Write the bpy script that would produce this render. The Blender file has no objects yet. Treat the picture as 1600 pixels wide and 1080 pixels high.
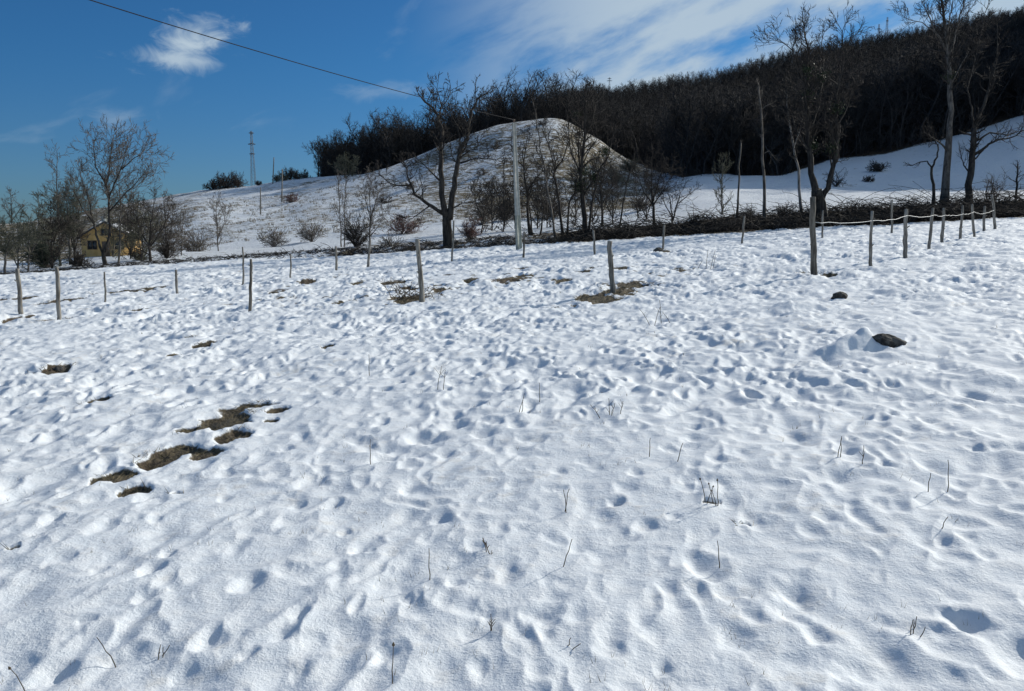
import bpy, math, random
import numpy as np
from mathutils import Vector

# ------------------------------------------------------------------ camera, sky, sun, exposure
SC = bpy.context.scene
CAM_Z, F, CX, CY = 1.6, 1250.0, 800.0, 540.0
PITCH = math.atan(175.0 / F)
SUN_AZ, SUN_EL = math.radians(50.0), math.radians(26.3)

cam_data = bpy.data.cameras.new("camera")
cam_data.sensor_fit = 'HORIZONTAL'
cam_data.sensor_width = 36.0
cam_data.lens = 36.0 * F / 1600.0
cam_data.clip_start, cam_data.clip_end = 0.05, 20000.0
cam = bpy.data.objects.new("camera", cam_data)
SC.collection.objects.link(cam)
cam.location = (0, 0, CAM_Z)
cam.rotation_euler = (math.pi / 2 - PITCH, 0, 0)
SC.camera = cam

sun_data = bpy.data.lights.new("sun", 'SUN')
sun_data.energy = 3.9
sun_data.angle = math.radians(0.55)
sun_data.color = (1.0, 0.955, 0.86)
sun = bpy.data.objects.new("sun", sun_data)
SC.collection.objects.link(sun)
sdir = Vector((math.sin(SUN_AZ) * math.cos(SUN_EL), math.cos(SUN_AZ) * math.cos(SUN_EL), math.sin(SUN_EL)))
sun.rotation_euler = (-sdir).to_track_quat('-Z', 'Y').to_euler()

SC.view_settings.view_transform = 'Standard'
SC.view_settings.look = 'None'
SC.view_settings.exposure = 0.05
SC.cycles.max_bounces = 5
SC.cycles.diffuse_bounces = 3
SC.view_settings.gamma = 1.0
SC.view_settings.use_curve_mapping = False

world = bpy.data.worlds.new("World")
SC.world = world
world.use_nodes = True


class NT:
    """small helper to write shader node trees"""
    def __init__(self, tree):
        self.t = tree
        tree.nodes.clear()

    def n(self, kind, **kw):
        nd = self.t.nodes.new(kind)
        for k, v in kw.items():
            setattr(nd, k, v)
        return nd

    def put(self, sock, val):
        if isinstance(val, bpy.types.NodeSocket):
            self.t.links.new(val, sock)
        elif val is not None:
            sock.default_value = val

    def m(self, op, a, b=None, c=None, clamp=False):
        nd = self.n('ShaderNodeMath', operation=op, use_clamp=clamp)
        self.put(nd.inputs[0], a)
        if b is not None:
            self.put(nd.inputs[1], b)
        if c is not None:
            self.put(nd.inputs[2], c)
        return nd.outputs[0]

    def smooth(self, v, lo, hi):
        nd = self.n('ShaderNodeMapRange', interpolation_type='SMOOTHSTEP')
        self.put(nd.inputs['Value'], v)
        nd.inputs['From Min'].default_value = lo
        nd.inputs['From Max'].default_value = hi
        return nd.outputs['Result']

    def mix(self, f, a, b):
        nd = self.n('ShaderNodeMix', data_type='RGBA')
        self.put(nd.inputs['Factor'], f)
        self.put(nd.inputs['A'], a)
        self.put(nd.inputs['B'], b)
        return nd.outputs['Result']

    def noise(self, vec, scale, detail=4.0, rough=0.55, dist=0.0):
        nd = self.n('ShaderNodeTexNoise')
        if vec is not None:
            self.put(nd.inputs['Vector'], vec)
        nd.inputs['Scale'].default_value = scale
        nd.inputs['Detail'].default_value = detail
        nd.inputs['Roughness'].default_value = rough
        nd.inputs['Distortion'].default_value = dist
        return nd.outputs['Fac']

    def comb(self, x, y, z):
        nd = self.n('ShaderNodeCombineXYZ')
        for i, v in enumerate((x, y, z)):
            self.put(nd.inputs[i], v)
        return nd.outputs[0]


def build_world():
    T = NT(world.node_tree)
    sky = T.n('ShaderNodeTexSky', sky_type='NISHITA')
    sky.sun_disc = False
    sky.sun_elevation = SUN_EL
    sky.sun_rotation = SUN_AZ
    sky.altitude = 700.0
    sky.air_density = 1.0
    sky.dust_density = 0.8
    sky.ozone_density = 3.0
    tc = T.n('ShaderNodeTexCoord')
    sep = T.n('ShaderNodeSeparateXYZ')
    T.put(sep.inputs[0], tc.outputs['Generated'])
    x, y, z = sep.outputs
    az = T.m('ARCTAN2', x, y)
    el = T.m('ARCSINE', z)
    # thin high cloud, streaked along one bearing, carried over the whole eastern sky
    u = T.m('ADD', T.m('MULTIPLY', az, 0.94), T.m('MULTIPLY', el, 0.34))
    v = T.m('SUBTRACT', T.m('MULTIPLY', el, 0.94), T.m('MULTIPLY', az, 0.34))
    cir = T.noise(T.comb(T.m('MULTIPLY', u, 3.4), T.m('MULTIPLY', v, 10.0), 3.1), 1.6, 6.0, 0.52, 0.4)
    fine = T.noise(T.comb(T.m('MULTIPLY', u, 9.0), T.m('MULTIPLY', v, 26.0), 8.0), 2.2, 6.0, 0.6, 0.3)
    cov = T.m('MULTIPLY', T.smooth(az, -0.14, 0.16), T.smooth(el, 0.0, 0.10))
    c1 = T.smooth(T.m('ADD', T.m('MULTIPLY', cir, 0.8), T.m('MULTIPLY', fine, 0.25)), 0.33, 0.60)
    c1 = T.m('MULTIPLY', T.m('MULTIPLY', c1, cov), 0.90)
    # thin streaks elsewhere
    c0 = T.m('MULTIPLY', T.smooth(cir, 0.60, 0.82), 0.30)

    def puff(a0, e0, wa, we, gain, seed, shear=0.0):
        da = T.m('SUBTRACT', az, math.radians(a0))
        de = T.m('SUBTRACT', el, math.radians(e0))
        if shear:
            da = T.m('SUBTRACT', da, T.m('MULTIPLY', de, shear))
        r = T.m('SQRT', T.m('ADD', T.m('POWER', T.m('DIVIDE', da, math.radians(wa)), 2.0),
                            T.m('POWER', T.m('DIVIDE', de, math.radians(we)), 2.0)))
        nz = T.noise(T.comb(T.m('MULTIPLY', az, 14.0), T.m('MULTIPLY', el, 26.0), seed), 1.5, 8.0, 0.6, 0.8)
        return T.m('MULTIPLY', T.smooth(T.m('ADD', T.m('SUBTRACT', 1.0, r), T.m('MULTIPLY', T.m('SUBTRACT', nz, 0.5), 2.1)), 0.05, 1.15), gain)
    p1 = puff(-20.8, 12.2, 3.0, 2.3, 1.0, 6.7, 0.8)
    p1b = puff(-22.0, 10.9, 3.9, 1.1, 0.85, 9.3, 0.4)
    p2 = puff(-25.8, 7.0, 2.6, 1.3, 0.26, 2.0, 0.3)
    p3 = puff(-7.5, 9.6, 5.0, 0.9, 0.26, 7.5, 2.0)
    cl = T.m('MAXIMUM', T.m('MAXIMUM', c1, c0), T.m('MAXIMUM', T.m('MAXIMUM', p1, p1b), T.m('MAXIMUM', p2, p3)))
    # sky colour, a little deeper blue as the photograph's thin winter air
    tint = T.n('ShaderNodeMix', data_type='RGBA', blend_type='MULTIPLY')
    tint.inputs['Factor'].default_value = 1.0
    T.put(tint.inputs['A'], sky.outputs[0])
    T.put(tint.inputs['B'], T.mix(T.smooth(el, 0.0, 0.22), (0.44, 0.75, 1.14, 1), (0.31, 0.80, 1.22, 1)))
    col = T.mix(cl, tint.outputs['Result'], (7.6, 9.4, 11.0, 1))
    bg = T.n('ShaderNodeBackground')
    T.put(bg.inputs['Color'], col)
    bg.inputs['Strength'].default_value = 0.059
    out = T.n('ShaderNodeOutputWorld')
    T.put(out.inputs[0], bg.outputs[0])


build_world()

# ------------------------------------------------------------------ generic helpers
COL = SC.collection
cp, sp = math.cos(PITCH), math.sin(PITCH)


def ray(px, py):
    u, v = (px - CX) / F, (CY - py) / F
    y = cp + v * sp
    return (u / y, 1.0, (-sp + v * cp) / y)


def at(px, py, Y):
    d = ray(px, py)
    return np.array((d[0] * Y, Y, CAM_Z + d[2] * Y))


def zy(py):
    return ray(CX, py)[2]


def tcol(px):
    return ray(px, 330)[0]


def sstep(a, b, x):
    t = np.clip((x - a) / (b - a), 0, 1)
    return t * t * (3 - 2 * t)


_rs = np.random.RandomState(11)
_perm = np.tile(_rs.permutation(512), 3)
_ga = _rs.rand(512) * 2 * math.pi
_gx, _gy = np.cos(_ga), np.sin(_ga)


def perlin(x, y):
    xi, yi = np.floor(x).astype(np.int64), np.floor(y).astype(np.int64)
    xf, yf = x - xi, y - yi
    u, v = xf * xf * xf * (xf * (xf * 6 - 15) + 10), yf * yf * yf * (yf * (yf * 6 - 15) + 10)

    def g(ix, iy, fx, fy):
        h = _perm[_perm[ix & 511] + (iy & 511)]
        return _gx[h] * fx + _gy[h] * fy
    a, b = g(xi, yi, xf, yf), g(xi + 1, yi, xf - 1, yf)
    c, d = g(xi, yi + 1, xf, yf - 1), g(xi + 1, yi + 1, xf - 1, yf - 1)
    return ((a + u * (b - a)) * (1 - v) + (c + u * (d - c)) * v) * 1.5


def link(name, me, mat=None, parent=None):
    o = bpy.data.objects.new(name, me)
    COL.objects.link(o)
    if mat is not None and me is not None and not me.materials:
        me.materials.append(mat)
    if parent is not None:
        o.parent = parent
    return o


def tag(o, label=None, cat=None, group=None, kind=None):
    if label:
        o['label'] = label
    if cat:
        o['category'] = cat
    if group:
        o['group'] = group
    if kind:
        o['kind'] = kind
    return o


def empty(name, loc):
    o = bpy.data.objects.new(name, None)
    o.empty_display_size = 0.2
    COL.objects.link(o)
    o.location = loc
    return o


def mesh_np(name, V, faces, smooth=False):
    """faces: list of int arrays of shape (n,3) or (n,4)"""
    me = bpy.data.meshes.new(name)
    V = np.asarray(V, dtype=np.float32)
    me.vertices.add(len(V))
    me.vertices.foreach_set('co', V.ravel())
    faces = [np.asarray(f, dtype=np.int32) for f in faces if len(f)]
    loops = np.concatenate([f.ravel() for f in faces])
    tot = np.concatenate([np.full(len(f), f.shape[1], dtype=np.int32) for f in faces])
    start = np.concatenate(([0], np.cumsum(tot)[:-1])).astype(np.int32)
    me.loops.add(len(loops))
    me.loops.foreach_set('vertex_index', loops)
    me.polygons.add(len(tot))
    me.polygons.foreach_set('loop_start', start)
    me.polygons.foreach_set('loop_total', tot)
    if smooth:
        me.polygons.foreach_set('use_smooth', np.ones(len(tot), dtype=bool))
    me.update(calc_edges=True)
    return me


class MB:
    """collects tubes, boxes and rough lumps into one mesh"""
    def __init__(self):
        self.V, self.T, self.Q, self.nv = [], [], [], 0

    def add(self, V, T=None, Q=None):
        if T is not None and len(T):
            self.T.append(np.asarray(T) + self.nv)
        if Q is not None and len(Q):
            self.Q.append(np.asarray(Q) + self.nv)
        self.V.append(np.asarray(V, dtype=float))
        self.nv += len(V)

    def tube(self, P, R, sides=6, cap=True, wob=0.0, rng=None):
        P = np.asarray(P, dtype=float)
        R = np.asarray(R, dtype=float) * np.ones(len(P))
        n = len(P)
        D = np.gradient(P, axis=0)
        D /= np.linalg.norm(D, axis=1)[:, None] + 1e-9
        ref = np.array((1.0, 0.05, 0.0)) if abs(D[0][0]) < 0.8 else np.array((0.0, 1.0, 0.1))
        U = ref - (D @ ref)[:, None] * D
        U /= np.linalg.norm(U, axis=1)[:, None] + 1e-9
        W = np.cross(D, U)
        a = np.arange(sides) * 2 * math.pi / sides
        rr = R[:, None] * np.ones(sides)
        if wob and rng is not None:
            rr = rr * (1 + wob * (rng.rand(n, sides) - 0.5) * 2)
        V = P[:, None, :] + rr[:, :, None] * (np.cos(a)[None, :, None] * U[:, None, :] + np.sin(a)[None, :, None] * W[:, None, :])
        V = V.reshape(-1, 3)
        i = np.arange(n - 1)[:, None] * sides
        j = np.arange(sides)[None, :]
        k = (j + 1) % sides
        Q = np.stack((i + j, i + k, i + sides + k, i + sides + j), -1).reshape(-1, 4)
        T = []
        if cap:
            c = len(V)
            V = np.vstack((V, P[-1:] + D[-1:] * R[-1] * 0.15, P[:1]))
            o = (n - 1) * sides
            T = [(o + q, o + (q + 1) % sides, c) for q in range(sides)] + [((q + 1) % sides, q, c + 1) for q in range(sides)]
        self.add(V, T, Q)

    def segs(self, S, sides=3):
        """S: (n,8) array x0 y0 z0 x1 y1 z1 r0 r1: many thin prisms at once"""
        S = np.asarray(S, dtype=float)
        if not len(S):
            return
        tip = S[:, 7] <= 0
        if tip.any():
            self.cones(S[tip], sides)
            S = S[~tip]
            if not len(S):
                return
        A, B = S[:, 0:3], S[:, 3:6]
        D = B - A
        D /= np.linalg.norm(D, axis=1)[:, None] + 1e-9
        ref = np.where(np.abs(D[:, 2:3]) < 0.9, np.array((0, 0, 1.0)), np.array((1.0, 0, 0)))
        U = np.cross(D, ref)
        U /= np.linalg.norm(U, axis=1)[:, None] + 1e-9
        W = np.cross(D, U)
        a = np.arange(sides) * 2 * math.pi / sides
        ring = np.cos(a)[None, :, None] * U[:, None, :] + np.sin(a)[None, :, None] * W[:, None, :]
        V = np.concatenate((A[:, None, :] + ring * S[:, 6][:, None, None], B[:, None, :] + ring * S[:, 7][:, None, None]), 1).reshape(-1, 3)
        base = np.arange(len(S))[:, None] * 2 * sides
        j = np.arange(sides)[None, :]
        k = (j + 1) % sides
        Q = np.stack((base + j, base + k, base + sides + k, base + sides + j), -1).reshape(-1, 4)
        self.add(V, None, Q)

    def cones(self, S, sides=3):
        A, B = S[:, 0:3], S[:, 3:6]
        D = B - A
        D /= np.linalg.norm(D, axis=1)[:, None] + 1e-9
        ref = np.where(np.abs(D[:, 2:3]) < 0.9, np.array((0, 0, 1.0)), np.array((1.0, 0, 0)))
        U = np.cross(D, ref)
        U /= np.linalg.norm(U, axis=1)[:, None] + 1e-9
        W = np.cross(D, U)
        a = np.arange(sides) * 2 * math.pi / sides
        ring = np.cos(a)[None, :, None] * U[:, None, :] + np.sin(a)[None, :, None] * W[:, None, :]
        V = np.concatenate((A[:, None, :] + ring * S[:, 6][:, None, None], B[:, None, :]), 1).reshape(-1, 3)
        base = np.arange(len(S))[:, None] * (sides + 1)
        j = np.arange(sides)[None, :]
        T = np.stack((base + j, base + (j + 1) % sides, base + sides + 0 * j), -1).reshape(-1, 3)
        self.add(V, T, None)

    def box(self, lo, hi):
        x0, y0, z0 = lo
        x1, y1, z1 = hi
        V = [(x0, y0, z0), (x1, y0, z0), (x1, y1, z0), (x0, y1, z0), (x0, y0, z1), (x1, y0, z1), (x1, y1, z1), (x0, y1, z1)]
        self.add(V, None, [(0, 3, 2, 1), (4, 5, 6, 7), (0, 1, 5, 4), (1, 2, 6, 5), (2, 3, 7, 6), (3, 0, 4, 7)])

    def mesh(self, name, smooth=False):
        return mesh_np(name, np.vstack(self.V), [np.vstack(self.T) if self.T else np.zeros((0, 3)), np.vstack(self.Q) if self.Q else np.zeros((0, 4))], smooth)


# ------------------------------------------------------------------ materials
def mat_new(name):
    m = bpy.data.materials.new(name)
    m.use_nodes = True
    return m, NT(m.node_tree)


def finish(T, base, rough=0.8, bump=None, bstr=0.3, bdist=0.02, spec=0.3):
    p = T.n('ShaderNodeBsdfPrincipled')
    T.put(p.inputs['Base Color'], base)
    T.put(p.inputs['Roughness'], rough)
    p.inputs['Specular IOR Level'].default_value = spec
    if bump is not None:
        b = T.n('ShaderNodeBump')
        b.inputs['Strength'].default_value = bstr
        b.inputs['Distance'].default_value = bdist
        T.put(b.inputs['Height'], bump)
        T.put(p.inputs['Normal'], b.outputs[0])
    o = T.n('ShaderNodeOutputMaterial')
    T.put(o.inputs[0], p.outputs[0])
    return p


def speckle(name, c1, c2, scale=6.0, rough=0.9, bstr=0.4, bdist=0.02, stretch=None, vary=0.0):
    m, T = mat_new(name)
    tc = T.n('ShaderNodeTexCoord')
    vec = tc.outputs['Object']
    if stretch:
        mp = T.n('ShaderNodeMapping')
        T.put(mp.inputs['Vector'], vec)
        mp.inputs['Scale'].default_value = stretch
        vec = mp.outputs[0]
    nz = T.noise(vec, scale, 6.0, 0.6)
    f = T.smooth(nz, 0.36, 0.66)
    col = T.mix(f, (*c1, 1), (*c2, 1))
    if vary:
        oi = T.n('ShaderNodeObjectInfo')
        hsv = T.n('ShaderNodeHueSaturation')
        T.put(hsv.inputs['Value'], T.m('ADD', 1.0 - vary, T.m('MULTIPLY', oi.outputs['Random'], 2 * vary)))
        T.put(hsv.inputs['Color'], col)
        col = hsv.outputs[0]
    finish(T, col, rough, nz, bstr, bdist)
    return m


def attr(T, name):
    a = T.n('ShaderNodeAttribute')
    a.attribute_name = name
    return a.outputs['Fac']


def snow_field_mat():
    m, T = mat_new('field_snow')
    pos = T.n('ShaderNodeNewGeometry').outputs['Position']
    grain = T.noise(pos, 70.0, 5.0, 0.7)
    mid = T.noise(pos, 9.0, 4.0, 0.6)
    big = T.noise(pos, 1.3, 4.0, 0.6)
    snow = T.mix(T.smooth(mid, 0.3, 0.7), (0.79, 0.83, 0.87, 1), (0.86, 0.88, 0.895, 1))
    # thin crust where dead grass shines through
    thin = T.m('MULTIPLY', T.smooth(T.m('ADD', T.m('MULTIPLY', mid, 0.5), T.m('MULTIPLY', big, 0.6)), 0.60, 0.74), attr(T, 'thin'))
    snow = T.mix(T.m('MULTIPLY', thin, 0.55), snow, (0.42, 0.35, 0.25, 1))
    g2 = T.noise(pos, 38.0, 5.0, 0.65)
    soil = T.mix(T.smooth(g2, 0.35, 0.65), (0.032, 0.027, 0.019, 1), (0.15, 0.125, 0.078, 1))
    soil = T.mix(T.smooth(big, 0.45, 0.62), soil, (0.105, 0.075, 0.05, 1))
    bare = T.smooth(T.m('ADD', attr(T, 'bare'), T.m('MULTIPLY', T.m('SUBTRACT', g2, 0.5), 0.7)), 0.30, 0.60)
    col = T.mix(bare, snow, soil)
    rough = T.m('SUBTRACT', 0.75, T.m('MULTIPLY', T.smooth(grain, 0.55, 0.8), 0.25))
    h = T.m('ADD', T.m('MULTIPLY', grain, 0.35), T.m('MULTIPLY', mid, 1.0))
    h = T.m('ADD', h, T.m('MULTIPLY', T.m('MULTIPLY', bare, g2), 2.0))
    finish(T, col, rough, h, 0.55, 0.03, 0.25)
    return m


def hill_mat():
    m, T = mat_new('hillside_snow')
    pos = T.n('ShaderNodeNewGeometry').outputs['Position']
    mp = T.n('ShaderNodeMapping')
    T.put(mp.inputs['Vector'], pos)
    mp.inputs['Scale'].default_value = (1.2, 3.0, 4.5)
    n1 = T.noise(mp.outputs[0], 0.55, 7.0, 0.68, 0.4)
    n2 = T.noise(pos, 0.09, 4.0, 0.6)
    n3 = T.noise(pos, 3.0, 5.0, 0.6)
    snow = T.mix(T.smooth(n3, 0.3, 0.7), (0.76, 0.80, 0.84, 1), (0.84, 0.86, 0.875, 1))
    grass = T.mix(T.smooth(n3, 0.35, 0.65), (0.10, 0.085, 0.055, 1), (0.25, 0.20, 0.125, 1))
    g = T.m('ADD', n1, T.m('MULTIPLY', T.m('SUBTRACT', n2, 0.5), 0.45))
    g = T.m('ADD', g, T.m('MULTIPLY', T.m('SUBTRACT', attr(T, 'grassy'), 0.5), 0.36))
    col = T.mix(T.smooth(g, 0.50, 0.60), snow, grass)
    litter = T.mix(T.smooth(n3, 0.35, 0.65), (0.035, 0.027, 0.020, 1), (0.085, 0.062, 0.043, 1))
    fo = T.smooth(T.m('ADD', attr(T, 'forest'), T.m('MULTIPLY', T.m('SUBTRACT', n1, 0.5), 0.7)), 0.40, 0.60)
    col = T.mix(fo, col, litter)
    finish(T, col, 0.85, T.m('ADD', n3, T.m('MULTIPLY', n1, 2.0)), 0.8, 0.25, 0.2)
    return m


M = {}
M['field'] = snow_field_mat()
M['hill'] = hill_mat()
M['bark'] = speckle('bark_dark', (0.022, 0.019, 0.017), (0.075, 0.063, 0.052), 7.0, stretch=(1, 1, 0.25), bdist=0.04)
M['bark_grey'] = speckle('bark_grey', (0.075, 0.065, 0.055), (0.20, 0.175, 0.15), 6.0, stretch=(1, 1, 0.3), bdist=0.03)
M['bark_pale'] = speckle('bark_pale', (0.12, 0.105, 0.09), (0.36, 0.33, 0.30), 5.0, stretch=(1, 1, 0.35), bdist=0.03)
M['twig'] = speckle('twig_dark', (0.030, 0.026, 0.023), (0.070, 0.058, 0.049), 2.0)
M['twig_grey'] = speckle('twig_grey', (0.10, 0.085, 0.07), (0.19, 0.16, 0.13), 2.0)
M['twig_olive'] = speckle('twig_olive', (0.085, 0.085, 0.06), (0.16, 0.155, 0.11), 1.5)
M['twig_red'] = speckle('twig_red', (0.10, 0.055, 0.05), (0.19, 0.105, 0.09), 1.5)
M['scrub'] = speckle('scrub', (0.018, 0.016, 0.015), (0.050, 0.042, 0.036), 2.0)  # darker than the other twigs: the hedge's shade is in the colour
M['ivy'] = speckle('ivy', (0.022, 0.035, 0.016), (0.055, 0.075, 0.032), 5.0, rough=0.6)
M['evergreen'] = speckle('evergreen', (0.018, 0.028, 0.022), (0.04, 0.055, 0.038), 4.0)
M['forest'] = speckle('forest_bark', (0.019, 0.019, 0.020), (0.046, 0.042, 0.040), 1.2, vary=0.55)
M['post'] = speckle('weathered_post', (0.13, 0.115, 0.095), (0.34, 0.31, 0.265), 18.0, stretch=(1, 1, 0.12), bdist=0.015, bstr=0.7)
M['post_dark'] = speckle('dark_post', (0.075, 0.065, 0.052), (0.22, 0.195, 0.16), 18.0, stretch=(1, 1, 0.12), bdist=0.015, bstr=0.7)  # darker tone of the same post wood
M['concrete'] = speckle('concrete', (0.36, 0.37, 0.34), (0.52, 0.52, 0.48), 5.0, bdist=0.005)
M['concrete_low'] = speckle('mossy_concrete', (0.26, 0.29, 0.26), (0.42, 0.44, 0.40), 6.0, bdist=0.005)
M['cable'] = speckle('cable', (0.012, 0.012, 0.014), (0.022, 0.022, 0.025), 3.0)
M['wire'] = speckle('fence_wire', (0.52, 0.52, 0.50), (0.68, 0.68, 0.66), 20.0, rough=0.5)
M['steel'] = speckle('hazy_steel', (0.14, 0.17, 0.20), (0.20, 0.235, 0.27), 1.0, rough=0.7)  # blue-grey tint puts distance haze into the steel colour
M['ceramic'] = speckle('insulator', (0.10, 0.06, 0.04), (0.16, 0.10, 0.07), 8.0, rough=0.3)
M['plaster'] = speckle('ochre_plaster', (0.52, 0.32, 0.11), (0.66, 0.43, 0.18), 1.4)
M['roof'] = speckle('dark_roof', (0.045, 0.045, 0.045), (0.095, 0.085, 0.08), 3.0)
M['roofsnow'] = speckle('roof_snow', (0.80, 0.82, 0.84), (0.88, 0.88, 0.88), 3.0)
M['timber'] = speckle('timber', (0.10, 0.07, 0.05), (0.19, 0.14, 0.10), 4.0)
M['white_paint'] = speckle('white_paint', (0.66, 0.66, 0.64), (0.78, 0.78, 0.76), 4.0)
M['rock'] = speckle('dark_rock', (0.035, 0.032, 0.028), (0.125, 0.115, 0.10), 14.0, bdist=0.03, bstr=0.8)
M['straw'] = speckle('dry_straw', (0.14, 0.105, 0.06), (0.32, 0.25, 0.15), 15.0)
M['stalk'] = speckle('dry_stalk', (0.065, 0.048, 0.032), (0.15, 0.115, 0.075), 15.0)
M['deadgrass'] = speckle('dead_grass', (0.10, 0.085, 0.05), (0.24, 0.195, 0.12), 12.0)


def glass_mat():
    m, T = mat_new('window_glass')
    finish(T, (0.02, 0.025, 0.03, 1), 0.08, None, spec=0.6)
    return m


M['glass'] = glass_mat()

# ------------------------------------------------------------------ terrain height
COLS = [-700, 0, 200, 330, 400, 500, 600, 700, 800, 860, 930, 1010, 1100, 1200, 1300, 1400, 1500, 1600, 1850, 2300]  # last two columns, out of frame: hill raised to shade the right slope
ROWS = {
    58: [440, 431, 414, 406, 401, 394, 386, 379, 371, 368, 364, 358, 350, 343, 336, 331, 326, 320, 318, 310],
    70: [436, 422, 407, 398, 393, 385, 376, 369, 362, 359, 354, 347, 333, 326, 320, 315, 310, 306, 303, 300],
    95: [430, 412, 400, 390, 384, 375, 362, 354, 350, 347, 341, 332, 312, 306, 303, 301, 299, 297, 292, 285],
    112: [425, 408, 396, 380, 372, 360, 350, 343, 338, 335, 332, 322, 303, 300, 297, 295, 291, 286, 272, 230],
    135: [410, 396, 375, 352, 348, 336, 323, 313, 303, 299, 307, 306, 288, 288, 272, 261, 240, 213, 170, 140],
    165: [385, 372, 346, 325, 324, 308, 290, 262, 240, 235, 258, 284, 262, 262, 232, 215, 186, 150, 30, 50],
    195: [370, 358, 330, 308, 304, 289, 264, 224, 191, 185, 216, 268, 252, 238, 205, 186, 155, 120, -70, 0],
    230: [362, 349, 319, 298, 290, 278, 276, 243, 214, 206, 228, 256, 240, 216, 182, 160, 126, 92, -150, -60],
    300: [365, 357, 331, 308, 300, 284, 280, 256, 234, 226, 224, 224, 212, 186, 152, 132, 104, 72, -170, -100],
    400: [366, 360, 338, 315, 306, 292, 275, 245, 212, 198, 190, 186, 172, 146, 119, 101, 76, 53, -150, -120],
    500: [367, 362, 341, 320, 310, 297, 272, 238, 203, 182, 165, 154, 141, 113, 94, 76, 57, 40, -140, -130],
    650: [368, 364, 350, 335, 330, 322, 305, 280, 255, 240, 225, 210, 200, 175, 155, 140, 125, 108, 0, 0],
    1600: [366, 365, 364, 363, 363, 362, 362, 361, 360, 360, 359, 358, 355, 350, 345, 340, 335, 330, 310, 300],
}


def field_plane(x, y):
    yy = np.clip(y, -60, 62) / 50.0
    xs = 60.0 * np.tanh(x / 60.0)
    return 0.06 * xs + 0.18 * yy + 0.62 * yy * np.abs(yy)


def pchip(xk, yk, xq):
    xk, yk = np.asarray(xk, float), np.asarray(yk, float)
    h = np.diff(xk)
    d = np.diff(yk) / h
    mm = np.zeros_like(yk)
    for i in range(1, len(xk) - 1):
        if d[i - 1] * d[i] > 0:
            w1, w2 = 2 * h[i] + h[i - 1], h[i] + 2 * h[i - 1]
            mm[i] = (w1 + w2) / (w1 / d[i - 1] + w2 / d[i])
    mm[0], mm[-1] = d[0], d[-1]
    i = np.clip(np.searchsorted(xk, xq) - 1, 0, len(h) - 1)
    s = np.clip((xq - xk[i]) / h[i], 0, 1)
    return ((1 + 2 * s) * (1 - s) ** 2 * yk[i] + s * (1 - s) ** 2 * h[i] * mm[i] + s * s * (3 - 2 * s) * yk[i + 1] + s * s * (s - 1) * h[i] * mm[i + 1])


def make_table():
    tk = np.array([tcol(c) for c in COLS])
    ys = [40.0, 50.0] + sorted(ROWS)
    Z = np.zeros((len(ys), len(tk)))
    for i, Y in enumerate(ys):
        if Y <= 50:
            Z[i] = field_plane(tk * Y, np.full(len(tk), Y))
        else:
            Z[i] = [CAM_Z + Y * zy(p) for p in ROWS[int(Y)]]
    ly = np.log(np.array(ys))
    LQ = np.linspace(ly[0], ly[-1], 420)
    TQ = np.linspace(tk[0], tk[-1], 520)
    A = np.stack([pchip(ly, Z[:, j], LQ) for j in range(len(tk))], 1)
    B = np.stack([pchip(tk, A[i], TQ) for i in range(len(LQ))], 0)
    for _ in range(5):
        B[:, 1:-1] = (B[:, :-2] + 2 * B[:, 1:-1] + B[:, 2:]) / 4
        B[30:-1] = (B[29:-2] + 2 * B[30:-1] + B[31:]) / 4
    return TQ, LQ, B


TQ, LQ, TAB = make_table()
T_MAX = float(TQ[-1])


def table(t, Y):
    a = np.clip((t - TQ[0]) / (TQ[1] - TQ[0]), 0, len(TQ) - 1.001)
    b = np.clip((np.log(np.maximum(Y, 1.0)) - LQ[0]) / (LQ[1] - LQ[0]), 0, len(LQ) - 1.001)
    i, j = b.astype(int), a.astype(int)
    fb, fa = b - i, a - j
    return (TAB[i, j] * (1 - fa) + TAB[i, j + 1] * fa) * (1 - fb) + (TAB[i + 1, j] * (1 - fa) + TAB[i + 1, j + 1] * fa) * fb


def polar(x, y):
    r = np.hypot(x, y)
    az = np.arctan2(x, y)
    azc = np.clip(az, -math.atan(T_MAX), math.atan(T_MAX))
    return np.tan(azc), r * np.cos(azc), az


def H(x, y):
    x, y = np.asarray(x, float), np.asarray(y, float)
    t, Y, az = polar(x, y)
    zf = field_plane(x, y)
    zt = table(t, Y)
    w = sstep(41, 50, Y) * (1 - sstep(1.05, 1.75, np.abs(az)))
    z = zf * (1 - w) + zt * w
    # the ditch along the far edge of the field
    px = CX + t * F
    z = z - 0.55 * np.exp(-((Y - 54.5) / 1.7) ** 2) * sstep(380, 520, px)
    z = z + 0.05 * perlin(x / 6.0, y / 6.0) + 0.03 * perlin(x / 2.7 + 9, y / 2.7) * (1 - sstep(45, 60, Y))
    z = z + sstep(62, 90, Y) * (0.35 * perlin(x / 13.0, y / 13.0) + 0.22 * perlin(x / 5.0 + 3, y / 5.0) + 0.8 * sstep(150, 260, Y) * perlin(x / 40.0, y / 40.0))
    return z


def Hs(x, y):
    return float(H(np.array([x]), np.array([y]))[0])


_YM = np.exp(np.linspace(math.log(1.6), math.log(900), 2600))


def ground(px, py, ymin=1.6):
    """where the line of sight through a pixel meets the ground"""
    d = ray(px, py)
    Y = _YM[_YM > ymin]
    z = H(d[0] * Y, Y)
    k = np.nonzero(CAM_Z + d[2] * Y < z)[0]
    i = k[0] if len(k) else len(Y) - 1
    return np.array((d[0] * Y[i], Y[i], z[i]))


def foot(px, Y):
    """ground point at forward distance Y on the bearing of a pixel column"""
    x = tcol(px) * Y
    return np.array((x, Y, Hs(x, Y)))


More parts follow.
